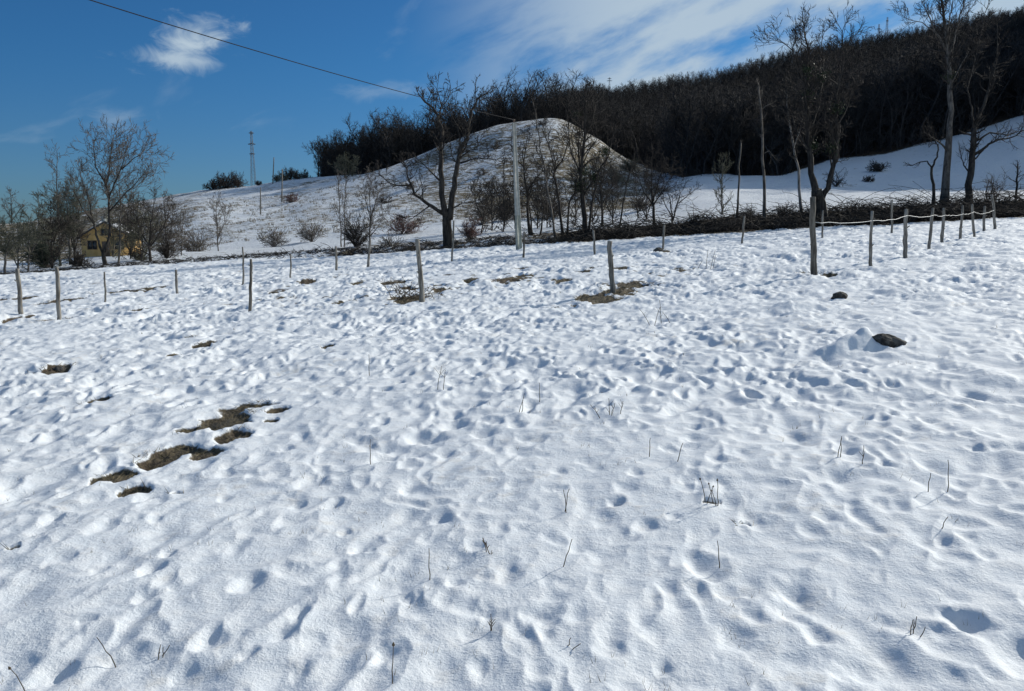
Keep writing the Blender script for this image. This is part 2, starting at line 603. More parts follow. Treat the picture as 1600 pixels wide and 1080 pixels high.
def forest_amount(x, y):
    t, Y, az = polar(x, y)
    px = CX + t * F * cp
    fe = np.interp(px, [450, 495, 600, 900, 940, 985, 1015, 1060, 2300], [226, 218, 220, 224, 226, 218, 200, 151, 146])
    be = np.interp(px, [470, 820, 920, 2300], [315, 345, 570, 600])
    inside = sstep(-5, 5, Y - fe + 4 * perlin(x / 14.0, y / 14.0)) * sstep(-6, 6, be - Y) * sstep(503, 518, px)
    return inside * (np.abs(az) < 1.3)


# ------------------------------------------------------------------ snowy field (one sheet, fine relief near the camera)
# bare patches: pixel centre and half extents -> ellipses lying on the ground
PATCH = [(355, 653, 36, 13), (362, 680, 24, 11), (398, 632, 30, 5), (245, 714, 36, 11), (275, 704, 34, 8), (322, 708, 24, 7), (180, 745, 29, 10), (212, 763, 24, 5),
         (298, 672, 22, 6), (275, 769, 12, 3), (148, 626, 18, 4), (430, 640, 14, 4), (425, 655, 10, 3), (936, 465, 34, 7), (988, 444, 30, 5), (966, 454, 26, 7), (640, 466, 24, 6),
         (618, 441, 18, 4), (636, 450, 14, 6), (92, 571, 16, 5), (323, 535, 13, 4), (298, 527, 11, 2.5), (40, 581, 14, 2), (98, 470, 26, 2.5), (190, 455, 45, 1.6), (22, 466, 34, 1.6),
         (245, 449, 18, 1.8), (88, 500, 15, 3), (30, 497, 17, 3.5), (880, 437, 17, 3.5), (822, 430, 14, 2.5), (800, 436, 22, 3), (1112, 781, 11, 2.5), (1165, 814, 13, 4), (20, 856, 9, 4),
         (1035, 392, 8, 2.5), (912, 425, 9, 2.5), (928, 417, 9, 2.5), (965, 418, 14, 3), (540, 470, 14, 3), (510, 541, 9, 2.5),
         (690, 452, 14, 3), (560, 441, 13, 3), (480, 440, 10, 3), (435, 455, 12, 3), (447, 464, 10, 2.5), (1070, 421, 13, 3), (735, 436, 10, 2.5), (215, 486, 9, 3), (245, 493, 12, 2.5), (275, 553, 8, 2.5),
         (865, 481, 9, 2), (898, 475, 6, 2), (1262, 424, 14, 2.5), (1292, 428, 9, 2)]


def patch_list():
    out = []
    for (px, py, hw, hh) in PATCH:
        c = ground(px, py)
        n, f = ground(px, py + hh), ground(px, py - hh)
        rx = 1.08 * hw * c[1] / F
        ry = max(abs(f[1] - n[1]) / 2, rx * 0.3)
        out.append((c[0], c[1], rx, min(ry, max(rx * 2.2, 0.5))))
    return out


PATCHES = patch_list()
FIELD_PITS = [(1515, 972, 0.085, 0.085), (1100, 888, 0.10, 0.08), (1008, 822, 0.08, 0.06), (390, 910, 0.09, 0.08), (238, 888, 0.07, 0.06), (712, 600, 0.15, 0.10), (776, 606, 0.14, 0.07), (735, 632, 0.15, 0.07),
              (708, 662, 0.13, 0.07), (655, 682, 0.13, 0.07), (600, 715, 0.10, 0.07), (492, 752, 0.11, 0.07), (570, 690, 0.11, 0.06), (700, 712, 0.09, 0.06), (850, 968, 0.08, 0.06),
              (1240, 682, 0.12, 0.06), (1500, 590, 0.26, 0.12), (1480, 575, 0.2, 0.06), (1520, 614, 0.16, 0.05), (1240, 478, 0.5, 0.16), (1190, 470, 0.3, 0.08), (1395, 452, 0.4, 0.12),
              (1430, 480, 0.3, 0.08), (1310, 700, 0.1, 0.05), (1470, 850, 0.11, 0.06), (330, 1000, 0.07, 0.05), (95, 870, 0.07, 0.05), (228, 930, 0.06, 0.05), (570, 850, 0.09, 0.06), (1595, 1025, 0.12, 0.07)]


def build_field():
    dense = np.radians(np.linspace(-43, 43, 980))
    side = np.radians(np.concatenate((np.linspace(43.3, 64, 40), np.linspace(66, 179, 36))))
    az = np.concatenate((-side[::-1], dense, side))
    rr = np.concatenate((np.exp(np.arange(math.log(1.5), math.log(62.5), 0.0063)),))
    nr, na = len(rr), len(az)
    R, A = np.meshgrid(rr, az, indexing='ij')
    X, Y = R * np.sin(A), R * np.cos(A)
    x, y = X.ravel(), Y.ravel()
    z = H(x, y)
    r = R.ravel()
    # relief: trodden, half-melted tussocky snow
    xr, yr = x * 0.985 - y * 0.17, x * 0.17 + y * 0.985
    wx = xr + 0.10 * perlin(x / 0.6, y / 0.6 + 31)
    wy = yr + 0.16 * perlin(x / 0.6 + 57, y / 0.6)
    f1 = perlin(wx / 0.50 + 4, wy / 0.95)
    f2 = perlin(wx / 0.20, wy / 0.33 + 7)
    f3 = perlin(wx / 0.115 + 11, wy / 0.19)
    f4 = perlin(x / 0.065, y / 0.08 + 23)
    rough = 1.0 + 0.6 * perlin(x / 4.0 + 70, y / 4.0) + 0.35 * perlin(x / 1.5 + 20, y / 1.7)
    big = 0.77 + 0.83 * sstep(3.5, 9, r) + 0.6 * sstep(9, 24, r)
    rel = rough * big * (0.034 * f1 + 0.026 * f2 - 0.10 * np.maximum(0, f2 * 0.55 + f1 * 0.25 + f3 * 0.3 - 0.14) + 0.0065 * f3 * (1 - sstep(18, 40, r)) + 0.0016 * f4 * (1 - sstep(8, 20, r)))
    rel += rough * sstep(9, 24, r) * (0.05 * perlin(x / 1.3, y / 1.6 + 3) - 0.15 * np.maximum(0, perlin(x / 0.55 + 77, y / 0.7) - 0.2) + 0.035 * perlin(x / 0.4 + 7, y / 0.55))
    z2 = (z + rel).reshape(nr, na)
    # hollows left by hooves and boots
    rng = np.random.RandomState(5)
    pits = []
    for (px, py, rad, dep) in FIELD_PITS:
        c = ground(px, py)
        pits.append((c[0], c[1], rad * 0.85, dep * 0.62))
    for k in range(1100):
        d = 2.2 * math.exp(rng.rand() * math.log(17.0))
        a = math.radians(rng.uniform(-43, 43))
        pits.append((d * math.sin(a), d * math.cos(a), rng.uniform(0.028, 0.062) * (1 + d / 14), rng.uniform(0.005, 0.015) * (1 + d / 6)))
    trails = [[(835, 500), (822, 560), (812, 640), (790, 700)], [(760, 560), (700, 640), (600, 710), (480, 760)], [(1250, 420), (1190, 470), (1060, 520), (860, 560)], [(150, 560), (330, 600), (480, 580)]]
    for tr in trails:
        P = [ground(*q) for q in tr]
        for a, b in zip(P[:-1], P[1:]):
            n = int(np.hypot(*(b - a)[:2]) / 0.22) + 1
            for i in range(n):
                q = a + (b - a) * (i / n)
                pits.append((q[0] + rng.normal(0, 0.13), q[1] + rng.normal(0, 0.13), rng.uniform(0.06, 0.11), rng.uniform(0.015, 0.04)))
    lr0, dl = math.log(rr[0]), 0.0063
    a0, da = dense[0], dense[1] - dense[0]
    off = len(side)
    for (cx, cy, rad, dep) in pits:
        d, a = math.hypot(cx, cy), math.atan2(cx, cy)
        i0, i1 = int((math.log(max(d - 2 * rad, 1.55)) - lr0) / dl), int((math.log(d + 2 * rad) - lr0) / dl) + 2
        wj = 2 * rad / d
        j0, j1 = int((a - wj - a0) / da) + off, int((a + wj - a0) / da) + off + 2
        j0, j1, i0, i1 = max(j0, 0), min(j1, na), max(i0, 0), min(i1, nr)
        if i1 <= i0 or j1 <= j0:
            continue
        q = np.hypot(X[i0:i1, j0:j1] - cx, (Y[i0:i1, j0:j1] - cy) * 0.75) / rad * (1 + 0.35 * perlin(X[i0:i1, j0:j1] / rad * 0.8, Y[i0:i1, j0:j1] / rad * 0.8))
        z2[i0:i1, j0:j1] += -dep * 0.75 * np.exp(-(q ** 2.0)) + 0.15 * dep * np.exp(-((q - 1.3) / 0.4) ** 2)
    z = z2.ravel()
    # snow drift beside the dark boulder, and a few humps
    for (px, py, w, dpt, h) in ((1350, 540, 0.12, 0.17, 0.20), (1328, 544, 0.18, 0.16, 0.15), (1300, 550, 0.2, 0.14, 0.07), (1248, 482, 0.5, 0.5, 0.12), (1405, 455, 0.5, 0.5, 0.10), (1510, 590, 0.3, 0.3, 0.10)):
        c = ground(px, py)
        z += h * np.exp(-((x - c[0]) / w) ** 2 - ((y - c[1]) / dpt) ** 2)
    # bare patches
    bare = np.zeros_like(x)
    wob = 0.9 * perlin(x / 0.40 + 5, y / 0.32) + 0.45 * perlin(x / 0.15, y / 0.12 + 2)
    for (cx, cy, rx, ry) in PATCHES:
        k = np.nonzero((np.abs(x - cx) < 2.2 * rx) & (np.abs(y - cy) < 2.2 * ry))[0]
        q = np.hypot((x[k] - cx) / rx, (y[k] - cy) / ry)
        bare[k] = np.maximum(bare[k], 1.0 - sstep(0.75, 1.25, q + 0.7 * wob[k]))
    # trampled freckles around the middle fence posts, and the thorny ditch bank, its shade painted as dark soil
    fre = perlin(x / 0.9 + 40, y / 0.45) + 0.5 * perlin(x / 0.35, y / 0.2 + 40)
    zone = np.exp(-((x + 2) / 9) ** 2 - ((y - 26) / 7) ** 2)
    bare = np.maximum(bare, 0.6 * sstep(0.42, 0.75, fre) * sstep(0.15, 0.5, zone))
    t, Yp, _ = polar(x, y)
    px = CX + t * F
    bank = sstep(50.3, 51.6, Yp + 0.9 * perlin(x / 1.8, y / 1.8)) * sstep(400, 560, px)
    bare = np.maximum(bare, bank * (0.48 + 0.55 * sstep(820, 960, px) + 0.35 * perlin(x / 1.1, y / 0.8)))
    z -= 0.04 * sstep(0.15, 0.95, bare) * (Yp < 50)
    thin = np.clip(0.35 + 0.9 * sstep(-4, -16, x) * sstep(14, 26, y) + 0.5 * zone + 0.4 * perlin(x / 3.0, y / 3.0) + 0.25 * sstep(9, 2, y) * sstep(1, -3, x), 0, 1)
    i = np.arange(nr - 1)[:, None] * na
    j = np.arange(na)[None, :]
    k = (j + 1) % na
    Q = np.stack((i + j, i + na + j, i + na + k, i + k), -1).reshape(-1, 4)
    # close the ground under the viewer
    V = np.stack((x, y, z), 1)
    c = len(V)
    V = np.vstack((V, [[0, 0, Hs(0, 0)]]))
    fan = np.stack((np.arange(na), (np.arange(na) + 1) % na, np.full(na, c)), 1)
    me = mesh_np('field', V, [Q, fan], True)
    for nm, arr in (('bare', bare), ('thin', thin)):
        at_ = me.attributes.new(nm, 'FLOAT', 'POINT')
        at_.data.foreach_set('value', np.append(arr, 0).astype(np.float32))
    o = link('snow_field', me, M['field'])
    tag(o, 'trodden snow field with bare earth patches running up to the fence', None, None, 'structure')
    return (rr, na, off, a0, da, z.reshape(nr, na))


FIELD_GRID = build_field()


def surf(x, y):
    """height of the finished snow surface near the camera"""
    rr, na, off, a0, da, Z = FIELD_GRID
    r, a = math.hypot(x, y), math.atan2(x, y)
    i = int(round((math.log(max(r, 1.5)) - math.log(rr[0])) / 0.0063))
    j = int(round((a - a0) / da)) + off
    if 0 <= i < len(rr) and off <= j < na - off:
        return float(Z[i, j])
    return Hs(x, y)


def build_hill():
    az = np.radians(np.concatenate((np.linspace(-179, -62, 40), np.linspace(-60, -36, 40), np.linspace(-35.8, 35.8, 440), np.linspace(36, 60, 40), np.linspace(62, 179, 40))))
    rr = np.concatenate((np.exp(np.arange(math.log(57), math.log(260), 0.0085)), np.exp(np.arange(math.log(262), math.log(760), 0.02)), np.exp(np.linspace(math.log(800), math.log(9000), 22))))
    nr, na = len(rr), len(az)
    R, A = np.meshgrid(rr, az, indexing='ij')
    x, y = (R * np.sin(A)).ravel(), (R * np.cos(A)).ravel()
    z = H(x, y)
    z -= 0.12 * (1 - sstep(60, 66, R.ravel()))
    fo = forest_amount(x, y)
    t, Y, _ = polar(x, y)
    px = CX + t * F
    grassy = np.full_like(x, 0.44)
    grassy += 0.10 * np.exp(-((px - 930) / 110) ** 2) * sstep(118, 140, Y) * (1 - sstep(205, 220, Y))
    grassy += 0.22 * sstep(560, 760, px) * (1 - sstep(1000, 1060, px)) * sstep(105, 120, Y)
    grassy += 0.42 * (1 - sstep(120, 400, px)) * sstep(85, 110, Y)
    grassy -= 0.30 * sstep(1040, 1120, px)
    grassy -= 0.22 * (1 - sstep(98, 108, Y))
    # rough strip along the ditch, the bank's shade painted as dark litter
    strip = (1 - sstep(61, 64, Y + 1.5 * perlin(x / 3, y / 3))) * sstep(400, 560, px)
    fo = np.maximum(fo, strip * (0.5 + 0.45 * sstep(850, 980, px)))
    i = np.arange(nr - 1)[:, None] * na
    j = np.arange(na)[None, :]
    k = (j + 1) % na
    Q = np.stack((i + j, i + na + j, i + na + k, i + k), -1).reshape(-1, 4)
    me = mesh_np('hillside', np.stack((x, y, z), 1), [Q], True)
    for nm, arr in (('forest', fo), ('grassy', grassy)):
        a_ = me.attributes.new(nm, 'FLOAT', 'POINT')
        a_.data.foreach_set('value', arr.astype(np.float32))
    tag(link('hillside', me, M['hill']), 'snow-streaked hillside and terrace beyond the field', None, None, 'structure')


build_hill()

# ------------------------------------------------------------------ bare trees
def unit(v):
    return v / (math.sqrt(v[0] * v[0] + v[1] * v[1] + v[2] * v[2]) + 1e-9)


def grow(S, rng, p, d, L, r, lev, nch, wig=0.22, up=0.12, minr=0.006, ratio=0.58, spread=0.75, tipn=2):
    """a branch of a few segments with children; appends (level, 8-tuple) prisms to S"""
    n = 4 if lev >= 2 else (3 if lev == 1 else tipn)
    pts, rad = [p], [r]
    for k in range(n):
        d = unit(d + rng.normal(0, wig, 3) + np.array((0, 0, up)))
        p = p + d * (L / n)
        pts.append(p)
        rad.append(max(minr, r * (1 - 0.72 * (k + 1) / n)))
    if lev == 0:
        rad[0] *= 1.25 if tipn > 1 else 1.6
        rad[-1] = 0.0
    for k in range(n):
        S.append((lev, (*pts[k], *pts[k + 1], rad[k], rad[k + 1])))
    if lev > 0:
        c = nch[lev] if isinstance(nch, (list, tuple)) else nch
        c = max(1, int(round(c * rng.uniform(0.75, 1.25))))
        for q in range(c):
            f = 0.22 + 0.78 * (q + rng.rand()) / c
            s = min(f * n, n - 1e-6)
            k = int(s)
            b = pts[k] + (pts[k + 1] - pts[k]) * (s - k)
            dd = unit(pts[k + 1] - pts[k])
            w = rng.normal(0, 1, 3)
            w = unit(w - dd * np.dot(w, dd))
            a = spread * rng.uniform(0.6, 1.25)
            nd = unit(dd * math.cos(a) + w * math.sin(a))
            grow(S, rng, b, nd, L * ratio * rng.uniform(0.65, 1.2) * (1.15 - 0.45 * f), max(minr, (rad[k] + rad[k + 1]) * 0.5 * 0.6), lev - 1, nch, wig, up, minr, ratio, spread, tipn)


def split_segs(S):
    big = [s for l, s in S if s[6] > 0.03]
    small = [s for l, s in S if s[6] <= 0.03]
    return big, small


def leaf_blob(mb, rng, c, R, n, size):
    """ivy or mistletoe: many leaf-sized faces in a loose clump"""
    P = rng.normal(0, 0.5, (n, 3)) * np.asarray(R) + np.asarray(c)
    a = unit(rng.normal(0, 1, 3))
    U = rng.normal(0, 1, (n, 3))
    W = rng.normal(0, 1, (n, 3))
    U /= np.linalg.norm(U, axis=1)[:, None]
    W /= np.linalg.norm(W, axis=1)[:, None]
    s = size * rng.uniform(0.6, 1.4, (n, 1))
    V = np.stack((P - U * s, P + W * s * 0.6, P + U * s, P - W * s * 0.6), 1).reshape(-1, 3)
    mb.add(V, None, np.arange(4 * n).reshape(-1, 4))


def tree(name, label, base_px, Y, limbs, bark='bark', twig='twig', seed=1, lev=2, nch=(0, 4, 5), dens=1.0, blen=1.6, minr=0.007, up=0.10, spread=0.8, depth=1.0, group=None, ivy=None, frm=0.3):
    """limbs: list of (points [(px,py)..], radius px at foot, radius px at tip, frac from where twigs start)
    traced outlines get their own depth: every limb drifts off the picture plane"""
    rng = np.random.RandomState(seed)
    minr = minr * 1.25
    b = foot(base_px, Y)
    root = empty(name, b)
    tag(root, label, 'tree', group)
    tm, cm, S = MB(), MB(), []
    k = Y / F
    joints = []
    for li, limb in enumerate(limbs):
        pts, r0, r1 = limb[0], limb[1], limb[2]
        fs = limb[3] if len(limb) > 3 else frm
        P = [at(px, py, Y) for px, py in pts]
        if li == 0 or (len(limb) > 4 and limb[4] == 'root'):
            P[0][2] = min(P[0][2], Hs(P[0][0], P[0][1])) - 0.25
            y0 = 0.0
        else:  # start in depth where the nearest earlier limb passes
            q = min(joints, key=lambda j: (j[0] - P[0][0]) ** 2 + (j[2] - P[0][2]) ** 2)
            y0 = q[1] - Y
        drift = rng.uniform(-1, 1) * depth
        n = len(P)
        ln = sum(np.linalg.norm(P[i + 1] - P[i]) for i in range(n - 1))
        for i in range(n):
            f = i / max(1, n - 1)
            sc = 1 + (y0 + drift * f * ln * 0.22) / Y
            P[i] = np.array((P[i][0] * sc, P[i][1] * sc, CAM_Z + (P[i][2] - CAM_Z) * sc))
        # refine with a little crookedness
        Q, R = [], []
        for i in range(n - 1):
            for s in range(3):
                f = s / 3
                w = rng.normal(0, 0.035 * min(1.0, ln / 4), 3) if (i or s) else np.zeros(3)
                Q.append(P[i] * (1 - f) + P[i + 1] * f + w)
                R.append((r0 + (r1 - r0) * ((i + f) / (n - 1)) ** 0.8) * k)
        Q.append(P[-1])
        R.append(r1 * k)
        if li == 0 or (len(limb) > 4 and limb[4] == 'root'):
            R[0] *= 1.35
            R[1] *= 1.1
        tm.tube(np.array(Q) - b, R, 7 if r0 > 3 else 5, True, 0.10, rng)
        joints += [q.copy() for q in Q]
        # side branches
        if fs >= 0.9 and r0 > 2.2:
            continue
        nb = max(2, int(dens * ln / 0.27))
        for q in range(nb):
            f = fs + (1 - fs) * (q + rng.rand()) / nb
            s = min(f, 0.999) * (len(Q) - 1)
            i = int(s)
            c = Q[i] + (Q[i + 1] - Q[i]) * (s - i)
            dd = unit(Q[i + 1] - Q[i])
            w = rng.normal(0, 1, 3)
            w = unit(w - dd * np.dot(w, dd))
            a = spread * rng.uniform(0.6, 1.3)
            grow(S, rng, c - b, unit(dd * math.cos(a) + w * math.sin(a)), blen * rng.uniform(0.5, 1.4) * (1.15 - 0.4 * f), min(0.07, max(minr * 1.4, R[i] * 0.45)), lev, nch, 0.25, up, minr)
        for q in range(2):
            grow(S, rng, Q[-1] - b, unit(unit(Q[-1] - Q[-2]) + rng.normal(0, 0.35, 3)), blen * 0.8, min(0.05, max(minr * 1.3, R[-1] * 0.9)), lev, nch, 0.22, up, minr)
    big, small = split_segs(S)
    if big:
        cm.segs(big, 4)
    cm.segs(small, 3)
    link('trunk', tm.mesh('trunk', True), M[bark], root)
    link('crown', cm.mesh('crown'), M[twig], root)
    if ivy:
        for (px, py, rpx, n) in ivy:
            q = min(joints, key=lambda j: (j - at(px, py, Y)).dot(j - at(px, py, Y)))
            c = at(px, py, q[1]) - b
            im = MB()
            leaf_blob(im, rng, c, (rpx * k, rpx * k, rpx * k), n, 0.07)
            link('ivy_clump', im.mesh('ivy_clump'), M['ivy'], root)['kind'] = 'stuff'
    return root


# ------------------------------------------------------------------ wooded hill (far wood that reads as one mass)
def proto_tree(seed, h, twigs):
    rng = np.random.RandomState(seed)
    S, mb = [], MB()
    P, R = [np.array((0, 0, -0.8))], [h * 0.011]
    n = 6
    p = np.zeros(3)
    d = unit(np.array((rng.normal(0, 0.12), rng.normal(0, 0.12), 1.0)))
    for k in range(n):
        d = unit(d + rng.normal(0, 0.17, 3) + np.array((0, 0, 0.2)))
        p = p + d * h * 0.86 / n
        P.append(p.copy())
        R.append(h * 0.010 * (1 - 0.85 * (k + 1) / n) + 0.02)
    mb.tube(P, R, 4, False)
    for q in range(twigs):
        f = 0.14 + 0.86 * (q + rng.rand()) / twigs
        s = min(f, 0.999) * n
        i = int(s)
        c = P[i] + (P[i + 1] - P[i]) * (s - i)
        az = rng.rand() * 6.283
        e = rng.uniform(0.1, 1.1)
        grow(S, rng, c, np.array((math.cos(az) * math.cos(e), math.sin(az) * math.cos(e), math.sin(e))), h * rng.uniform(0.15, 0.30) * (1.2 - 0.65 * f), 0.05, 1, (0, 8), 0.26, 0.14, 0.022, 0.62, 0.8)
    # undergrowth about its foot
    for q in range(9):
        az = rng.rand() * 6.283
        c = np.array((math.cos(az), math.sin(az), 0)) * rng.uniform(0.3, 2.2) + np.array((0, 0, -0.3))
        grow(S, rng, c, unit(np.array((rng.normal(0, 0.4), rng.normal(0, 0.4), 1.0))), rng.uniform(1.6, 3.8), 0.04, 1, (0, 5), 0.22, 0.05, 0.028, 0.5, 0.7)
    mb.segs([s for l, s in S], 3)
    me = mb.mesh('forest_tree')
    me.materials.append(M['forest'])
    return me


def build_forest():
    pc = bpy.data.collections.new('forest_tree_kinds')
    for k in range(6):
        o = bpy.data.objects.new('forest_tree_kind', proto_tree(40 + k, 14.5, 26))
        pc.objects.link(o)
    rng = np.random.RandomState(3)
    sp_ = 3.6
    gx, gy = np.meshgrid(np.arange(-170, 560, sp_), np.arange(150, 605, sp_))
    x, y = gx.ravel() + rng.uniform(-2, 2, gx.size), gy.ravel() + rng.uniform(-2, 2, gx.size)
    fa = forest_amount(x, y)
    t, Y, _ = polar(x, y)
    # extra trees thicken the wood's margins, added to deepen its shade
    pxx = CX + t * F * cp
    x2, y2 = x + rng.uniform(-2, 2, x.size), y + rng.uniform(-2, 2, x.size)
    edge = ((Y < 185) & (pxx > 1040)) | ((pxx < 660) & (Y < 262))
    x, y = np.concatenate((x, x2[edge])), np.concatenate((y, y2[edge]))
    fa = forest_amount(x, y)
    t, Y, _ = polar(x, y)
    k = (fa > 0.45) & (t < 1.0)
    x, y, t, Y = x[k], y[k], t[k], Y[k]
    # undergrowth along the lower edge
    z = H(x, y)
    V = np.stack((x, y, z), 1)
    me = bpy.data.meshes.new('wooded_hill')
    me.from_pydata(V.tolist(), [], [])
    n = len(V)
    a = me.attributes.new('idx', 'INT', 'POINT')
    a.data.foreach_set('value', rng.randint(0, 6, n).astype(np.int32))
    rot = np.stack((rng.normal(0, 0.05, n), rng.normal(0, 0.05, n), rng.rand(n) * 6.28), 1)
    a = me.attributes.new('rot', 'FLOAT_VECTOR', 'POINT')
    a.data.foreach_set('vector', rot.astype(np.float32).ravel())
    s = rng.uniform(0.72, 1.18, n) * (0.86 + 0.2 * perlin(x / 22, y / 22))
    px = CX + t * F
    s *= np.where(px < 940, 0.80 + 0.48 * sstep(510, 620, px), 1.12 + 0.16 * (Y < 200))  # nearest trees on the right made taller, to shade the snow slope
    s *= 1 - 0.28 * sstep(330, 470, Y)
    scl = np.stack((s * rng.uniform(0.9, 1.25, n), s * rng.uniform(0.9, 1.25, n), s), 1)
    a = me.attributes.new('scl', 'FLOAT_VECTOR', 'POINT')
    a.data.foreach_set('vector', scl.astype(np.float32).ravel())
    o = link('wooded_hill', me)
    ng = bpy.data.node_groups.new('scatter_trees', 'GeometryNodeTree')
    ng.interface.new_socket('Geometry', in_out='INPUT', socket_type='NodeSocketGeometry')
    ng.interface.new_socket('Geometry', in_out='OUTPUT', socket_type='NodeSocketGeometry')
    N, L = ng.nodes, ng.links
    gi, go = N.new('NodeGroupInput'), N.new('NodeGroupOutput')
    ci = N.new('GeometryNodeCollectionInfo')
    ci.inputs['Collection'].default_value = pc
    ci.inputs['Separate Children'].default_value = True
    ci.inputs['Reset Children'].default_value = True
    iop = N.new('GeometryNodeInstanceOnPoints')
    iop.inputs['Pick Instance'].default_value = True
    L.new(gi.outputs[0], iop.inputs['Points'])
    L.new(ci.outputs[0], iop.inputs['Instance'])
    for nm, ty, sock in (('idx', 'INT', 'Instance Index'), ('rot', 'FLOAT_VECTOR', 'Rotation'), ('scl', 'FLOAT_VECTOR', 'Scale')):
        na_ = N.new('GeometryNodeInputNamedAttribute')
        na_.data_type = ty
        na_.inputs['Name'].default_value = nm
        out = [q for q in na_.outputs if q.enabled and q.name == 'Attribute'][0]
        L.new(out, iop.inputs[sock])
    L.new(iop.outputs[0], go.inputs[0])
    md = o.modifiers.new('scatter', 'NODES')
    md.node_group = ng
    tag(o, 'dark leafless wood covering the long hill behind the pasture', 'forest', None, 'stuff')


build_forest()

# ------------------------------------------------------------------ trees one can tell apart
ROW = 'trees along the far edge of the field'
tree('oak_tree', 'big gnarled double-trunked bare tree with a low left limb, left of the concrete pole', 701, 56.5, [
    ([(701, 388), (699, 362), (698, 340)], 9.0, 6.5, 0.95),
    ([(697, 345), (690, 302), (688.6, 265), (688.6, 229), (691, 206), (684.7, 182), (675, 168), (660, 155)], 5.5, 1.0, 0.35),
    ([(702, 343), (708, 302), (713, 270), (718, 237), (730, 216), (735, 180), (746, 156), (756, 148)], 5.5, 0.9, 0.35),
    ([(692, 334), (670, 320), (650, 304), (637, 276), (633, 260)], 3.4, 0.9, 0.3),
    ([(640, 290), (622, 290), (608, 286), (594, 273)], 1.5, 0.6, 0.2),
    ([(672, 321), (660, 330), (645, 341)], 1.4, 0.5, 0.3),
    ([(719, 255), (746, 247), (777, 250)], 1.7, 0.5, 0.2),
    ([(717, 250), (735, 234), (761, 232)], 1.5, 0.5, 0.2),
    ([(707, 325), (722, 318), (738, 316)], 1.3, 0.5, 0.3),
    ([(687, 282), (673, 268), (658, 253)], 1.8, 0.6, 0.2),
    ([(685, 183), (690, 165), (683, 140)], 1.4, 0.5, 0.2),
    ([(687, 170), (698, 158), (704, 143)], 1.1, 0.5, 0.2),
    ([(717, 262), (707, 246), (704, 232)], 1.3, 0.5, 0.2),
], 'bark', 'twig', 21, 2, (0, 4, 4), 0.7, 1.25, 0.011, 0.08, 0.9, 1.0, ROW)
tree('ash_tree', 'tallest dark trunk of the tree cluster right of the concrete pole, with ivy balls', 917, 57.5, [
    ([(917, 372), (912, 322), (906, 281), (911, 237), (914, 203), (914, 172), (915, 154)], 4.6, 0.7, 0.3),
    ([(907, 285), (903, 237), (905, 198), (903, 170)], 2.0, 0.6, 0.2),
    ([(911, 307), (930, 276), (948, 250), (956, 224)], 2.2, 0.6, 0.3),
    ([(919, 366), (924.5, 322), (930, 296), (934, 270)], 2.4, 0.8, 0.4),
    ([(906, 270), (893, 240), (888, 205), (884, 170)], 1.5, 0.5, 0.3),
    ([(913, 215), (925, 190), (930, 165)], 1.2, 0.5, 0.2),
], 'bark', 'twig', 22, 2, (0, 4, 4), 0.8, 1.5, 0.009, 0.14, 0.7, 1.0, ROW,
    [(945, 236, 7, 260), (905, 290, 11, 420), (912, 268, 8, 240), (930, 275, 8, 200), (900, 180, 8, 160)])
tree('birch_tree', 'slender trunk leaning left with a bare pale top, first right of the concrete pole', 869, 57, [
    ([(869, 369), (861, 328), (852, 270), (844, 232), (839, 187), (830, 151)], 2.0, 0.5, 0.3)], 'bark_grey', 'twig', 23, 2, (0, 3, 4), 0.6, 1.1, 0.008, 0.2, 0.6, 1.0, ROW)
tree('alder_tree', 'forked slender tree between the left-leaning birch and the ivy-clad trunk', 880, 57.5, [
    ([(881, 370), (873, 317), (866, 276), (868, 255)], 2.4, 1.4, 0.3),
    ([(867, 268), (878, 250), (888, 224), (896, 200)], 1.4, 0.5, 0.2),
    ([(867, 265), (857, 224), (848, 203)], 1.2, 0.5, 0.2),
    ([(886, 364), (889, 317), (899, 296), (901, 275)], 1.9, 0.6, 0.3, 'root')], 'bark', 'twig', 24, 2, (0, 4, 4), 0.7, 1.25, 0.008, 0.14, 0.7, 1.0, ROW)
tree('alder_tree', 'twiggy tree standing just behind the concrete pole on its right', 828, 60, [
    ([(829, 364), (823, 299), (818, 255), (823, 219)], 2.6, 0.5, 0.25),
    ([(833, 362), (828, 328), (826, 305)], 1.6, 0.7, 0.4, 'root'),
    ([(823, 300), (836, 280), (848, 268)], 1.1, 0.4, 0.2),
    ([(819, 262), (808, 250), (800, 236)], 1.0, 0.4, 0.2)], 'bark', 'twig', 25, 2, (0, 4, 5), 0.8, 1.4, 0.007, 0.10, 0.8, 1.0, ROW)
tree('sapling_tree', 'short dark sapling between the pole and the birch cluster', 844, 60, [([(843, 362), (849, 328), (847, 300)], 1.5, 0.5, 0.3)], 'bark', 'twig', 26, 2, (0, 4, 4), 0.9, 1.2, 0.007, 0.1, 0.8, 1.0, ROW)
tree('alder_tree', 'dense dark leafless tree behind the ivy-clad trunk on its right', 941, 68, [
    ([(941, 353), (940, 320), (938, 290), (944, 262)], 2.4, 0.6, 0.2),
    ([(940, 322), (952, 298), (960, 280)], 1.3, 0.5, 0.2), ([(939, 318), (926, 300), (922, 285)], 1.3, 0.5, 0.2)], 'bark', 'twig', 27, 2, (0, 5, 5), 1.1, 1.5, 0.008, 0.1, 0.85, 1.0, ROW)
tree('dead_sapling', 'single thin crooked stem bending right against the snowy knoll', 967, 58, [([(967, 364), (972.5, 327), (979, 286), (989, 257), (991, 240)], 1.7, 0.5, 0.5)], 'bark', 'twig', 28, 1, (0, 3), 0.35, 0.7, 0.008, 0.1, 0.8, 1.0, ROW)
